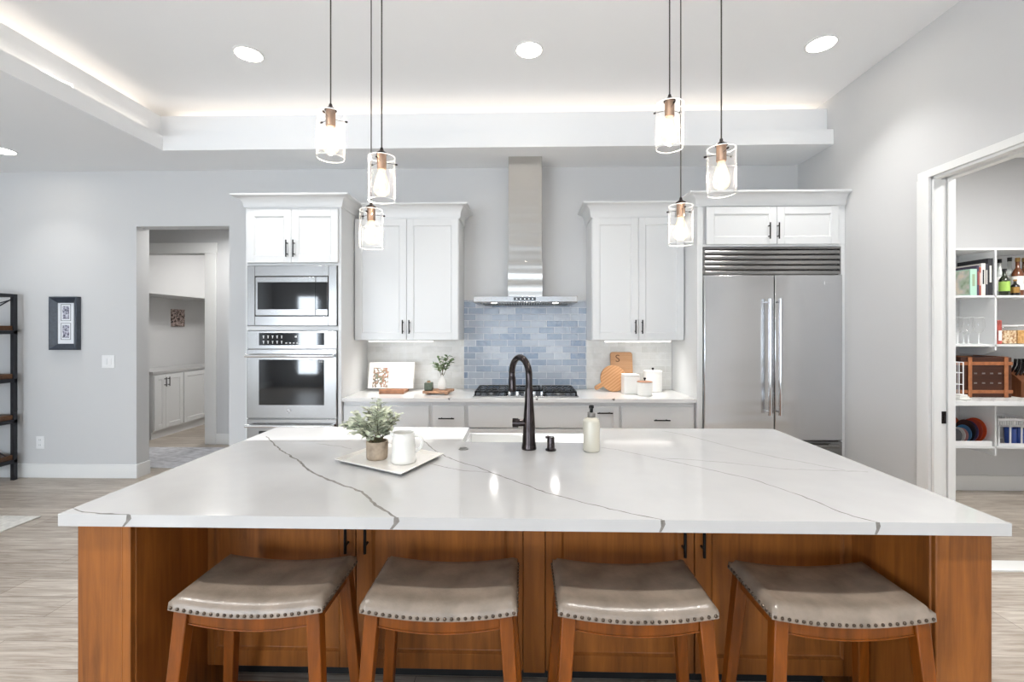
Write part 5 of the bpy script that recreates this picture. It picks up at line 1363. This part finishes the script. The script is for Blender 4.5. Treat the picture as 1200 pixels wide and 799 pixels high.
# white towel and wire basket left of it
bk = MB()
x_ = PX(1119.5, 4.08)
for z in (.03, .12, .22, .31): bk.tube([(x_ - .16, 4.0, zc0 + z), (x_ - .005, 4.0, zc0 + z), (x_ - .005, 4.25, zc0 + z), (x_ - .16, 4.25, zc0 + z), (x_ - .16, 4.0, zc0 + z)], .003, 6)
for q in range(6): bk.tube([(x_ - .005, 4.0 + .05 * q, zc0 + .003), (x_ - .005, 4.0 + .05 * q, zc0 + .31)], .0025, 6); bk.tube([(x_ - .16 + .03 * q, 4.0, zc0 + .003), (x_ - .16 + .03 * q, 4.0, zc0 + .31)], .0025, 6)
tag(bk.build('wire_basket', 'plastic'), 'tall white wire basket beside the strapped chest in the pantry', 'basket')
tw = MB(); xa_, xb_ = PX(1119, 3.95), PX(1132, 3.95)
for q in range(3): tw.box(xa_ + .004 * q, xb_ - .010 * q, 3.90 + .004 * q, 3.985 - .004 * q, zc0 + .015 * q, zc0 + .015 * q + .0145)
tag(tw.build('folded_towel', 'paper', bevel=.006, segs=3), 'small folded white cloth on the pantry ledge beside the chest', 'towel')
# knife block
kx = PX(1195.5, 4.08); kz = zc0
MT['kblock'] = wood('knife_block_wood', (122, 74, 46), (88, 50, 30), 'Z', 4, .45, .3)
t = thing('knife_block', 'brown knife block with black knife handles at the right edge', 'knife block', (kx + .05, 4.15, kz))
k = MB(); k.prismX([(4.06, kz), (4.24, kz), (4.24, kz + .20), (4.20, kz + .235), (4.10, kz + .175), (4.06, kz + .14)], kx - .01, kx + .11); k.build('block', 'kblock', t, bevel=.003)
for r in range(2):
    for c in range(3):
        h = MB(); y = 4.125 + .04 * r; x = kx + .012 + .034 * c; zz = kz + .188 + .026 * r
        h.tube([(x, y, zz), (x, y - .03, zz + .06), (x, y - .038, zz + .12)], [.008, .010, .011], 8); h.build('knife_handle', 'blk', t)
# lower shelf: plate bin, basket with blue cups
zz = zlow + .0005
a, b = PX(1112, 4.06), PX(1159, 4.06)
t = thing('plate_bin', 'low white open bin holding plates upright on the lower pantry shelf', 'bin', ((a + b) / 2, 4.17, zz))
B('bin', 'plastic', t, (a, b, 4.032, 4.038, zz, zz + .045), (a, b, 4.31, 4.318, zz, zz + .055), (a, a + .008, 4.038, 4.31, zz, zz + .045), (b - .008, b, 4.038, 4.31, zz, zz + .045), (a + .008, b - .008, 4.038, 4.31, zz, zz + .006), bevel=.002)
PCOL = dict(orange=(214, 92, 48), black=(26, 26, 34), violet=(92, 78, 124), blue=(62, 132, 180), white=(228, 228, 226), pink=(206, 150, 150), grey=(120, 120, 124), red=(186, 74, 52))
for n, c in PCOL.items(): MT['plate_' + n] = M('plate_' + n, c, .3, coat=.3)
def plate(label, X, Y, r, col, tilt=.12, flat=False):
    o = MB(); o.lathe([(0, 0), (r * .6, 0), (r * .64, .004), (r, .016), (r, .019), (r * .62, .007), (0, .004)], n=30)
    ob = o.build('plate', 'plate_' + col, world=False); tag(ob, label, 'plate', 'plates in the pantry bin')
    ob.rotation_euler = (PI / 2 - tilt, 0, 0) if flat else (0, -PI / 2 + tilt, 0)
    ob.location = (X, Y, zz + .0065 + r * math.cos(tilt) + .001)
xe = dvx - .048
plate('large orange plate, last in the bin beside the divider', xe, 4.15, .108, 'orange')
plate('red-orange plate just left of the last orange one', xe - .028, 4.15, .104, 'red')
plate('violet plate between the black and orange plates', xe - .056, 4.15, .096, 'violet')
plate('black plate standing in the middle of the bin', xe - .084, 4.15, .100, 'black')
plate('bright blue plate just left of the black plate', xe - .112, 4.135, .078, 'blue')
plate('pink-rimmed small plate among the white ones', xe - .138, 4.125, .066, 'pink')
plate('small white plate between the pink and grey plates', xe - .164, 4.125, .068, 'white')
plate('small grey plate nearest the door jamb', xe - .190, 4.125, .062, 'grey')
plate('orange plate leaning upright at the back of the bin', xe - .125, 4.289, .108, 'orange', .05, True)
a, b = PX(1170, 4.06), PX(1212, 4.06)
t = thing('dish_basket', 'white slotted plastic basket on the lower pantry shelf', 'basket', ((a + b) / 2, 4.17, zz))
k = MB(); H_ = .235
k.box(a, b, 4.06, 4.30, zz, zz + .006)
for y0_ in (4.06, 4.296):
    n = 9
    k.box(a, b, y0_, y0_ + .005, zz + .006, zz + .02); k.box(a, b, y0_, y0_ + .005, zz + H_ - .02, zz + H_); k.box(a, b, y0_, y0_ + .005, zz + H_ * .70, zz + H_ * .70 + .012)
    for i in range(4): x = a + (b - a - .014) * i / 3; k.box(x, x + .014, y0_, y0_ + .005, zz + .02, zz + H_ * .70)
    for i in range(16): x = a + (b - a - .006) * i / 15; k.box(x, x + .008, y0_, y0_ + .005, zz + H_ * .70, zz + H_ - .02)
for x in (a, b - .005):
    k.box(x, x + .005, 4.065, 4.296, zz + .006, zz + .02); k.box(x, x + .005, 4.065, 4.296, zz + H_ - .02, zz + H_)
    for i in range(10): y = 4.065 + .0225 * i; k.box(x, x + .005, y, y + .010, zz + .02, zz + H_ - .02)
k.build('basket', 'plastic', t)
MT['cupblue'] = M('blue_cup', (58, 88, 168), .3, coat=.3)
for i, x in enumerate((1184, 1194.5)):
    c = MB(); cx_ = PX(x, 4.12); c.lathe([(.034, 0), (.037, .004), (.041, .135), (.0385, .135), (.034, .008), (0, .008)], (cx_, 4.12, zz + .0065), 22)
    tag(c.build('blue_cup', 'cupblue'), ['blue cup in the white basket, nearer the divider', 'blue cup in the white basket, farther from the divider'][i], 'cup', 'blue cups in the white basket')
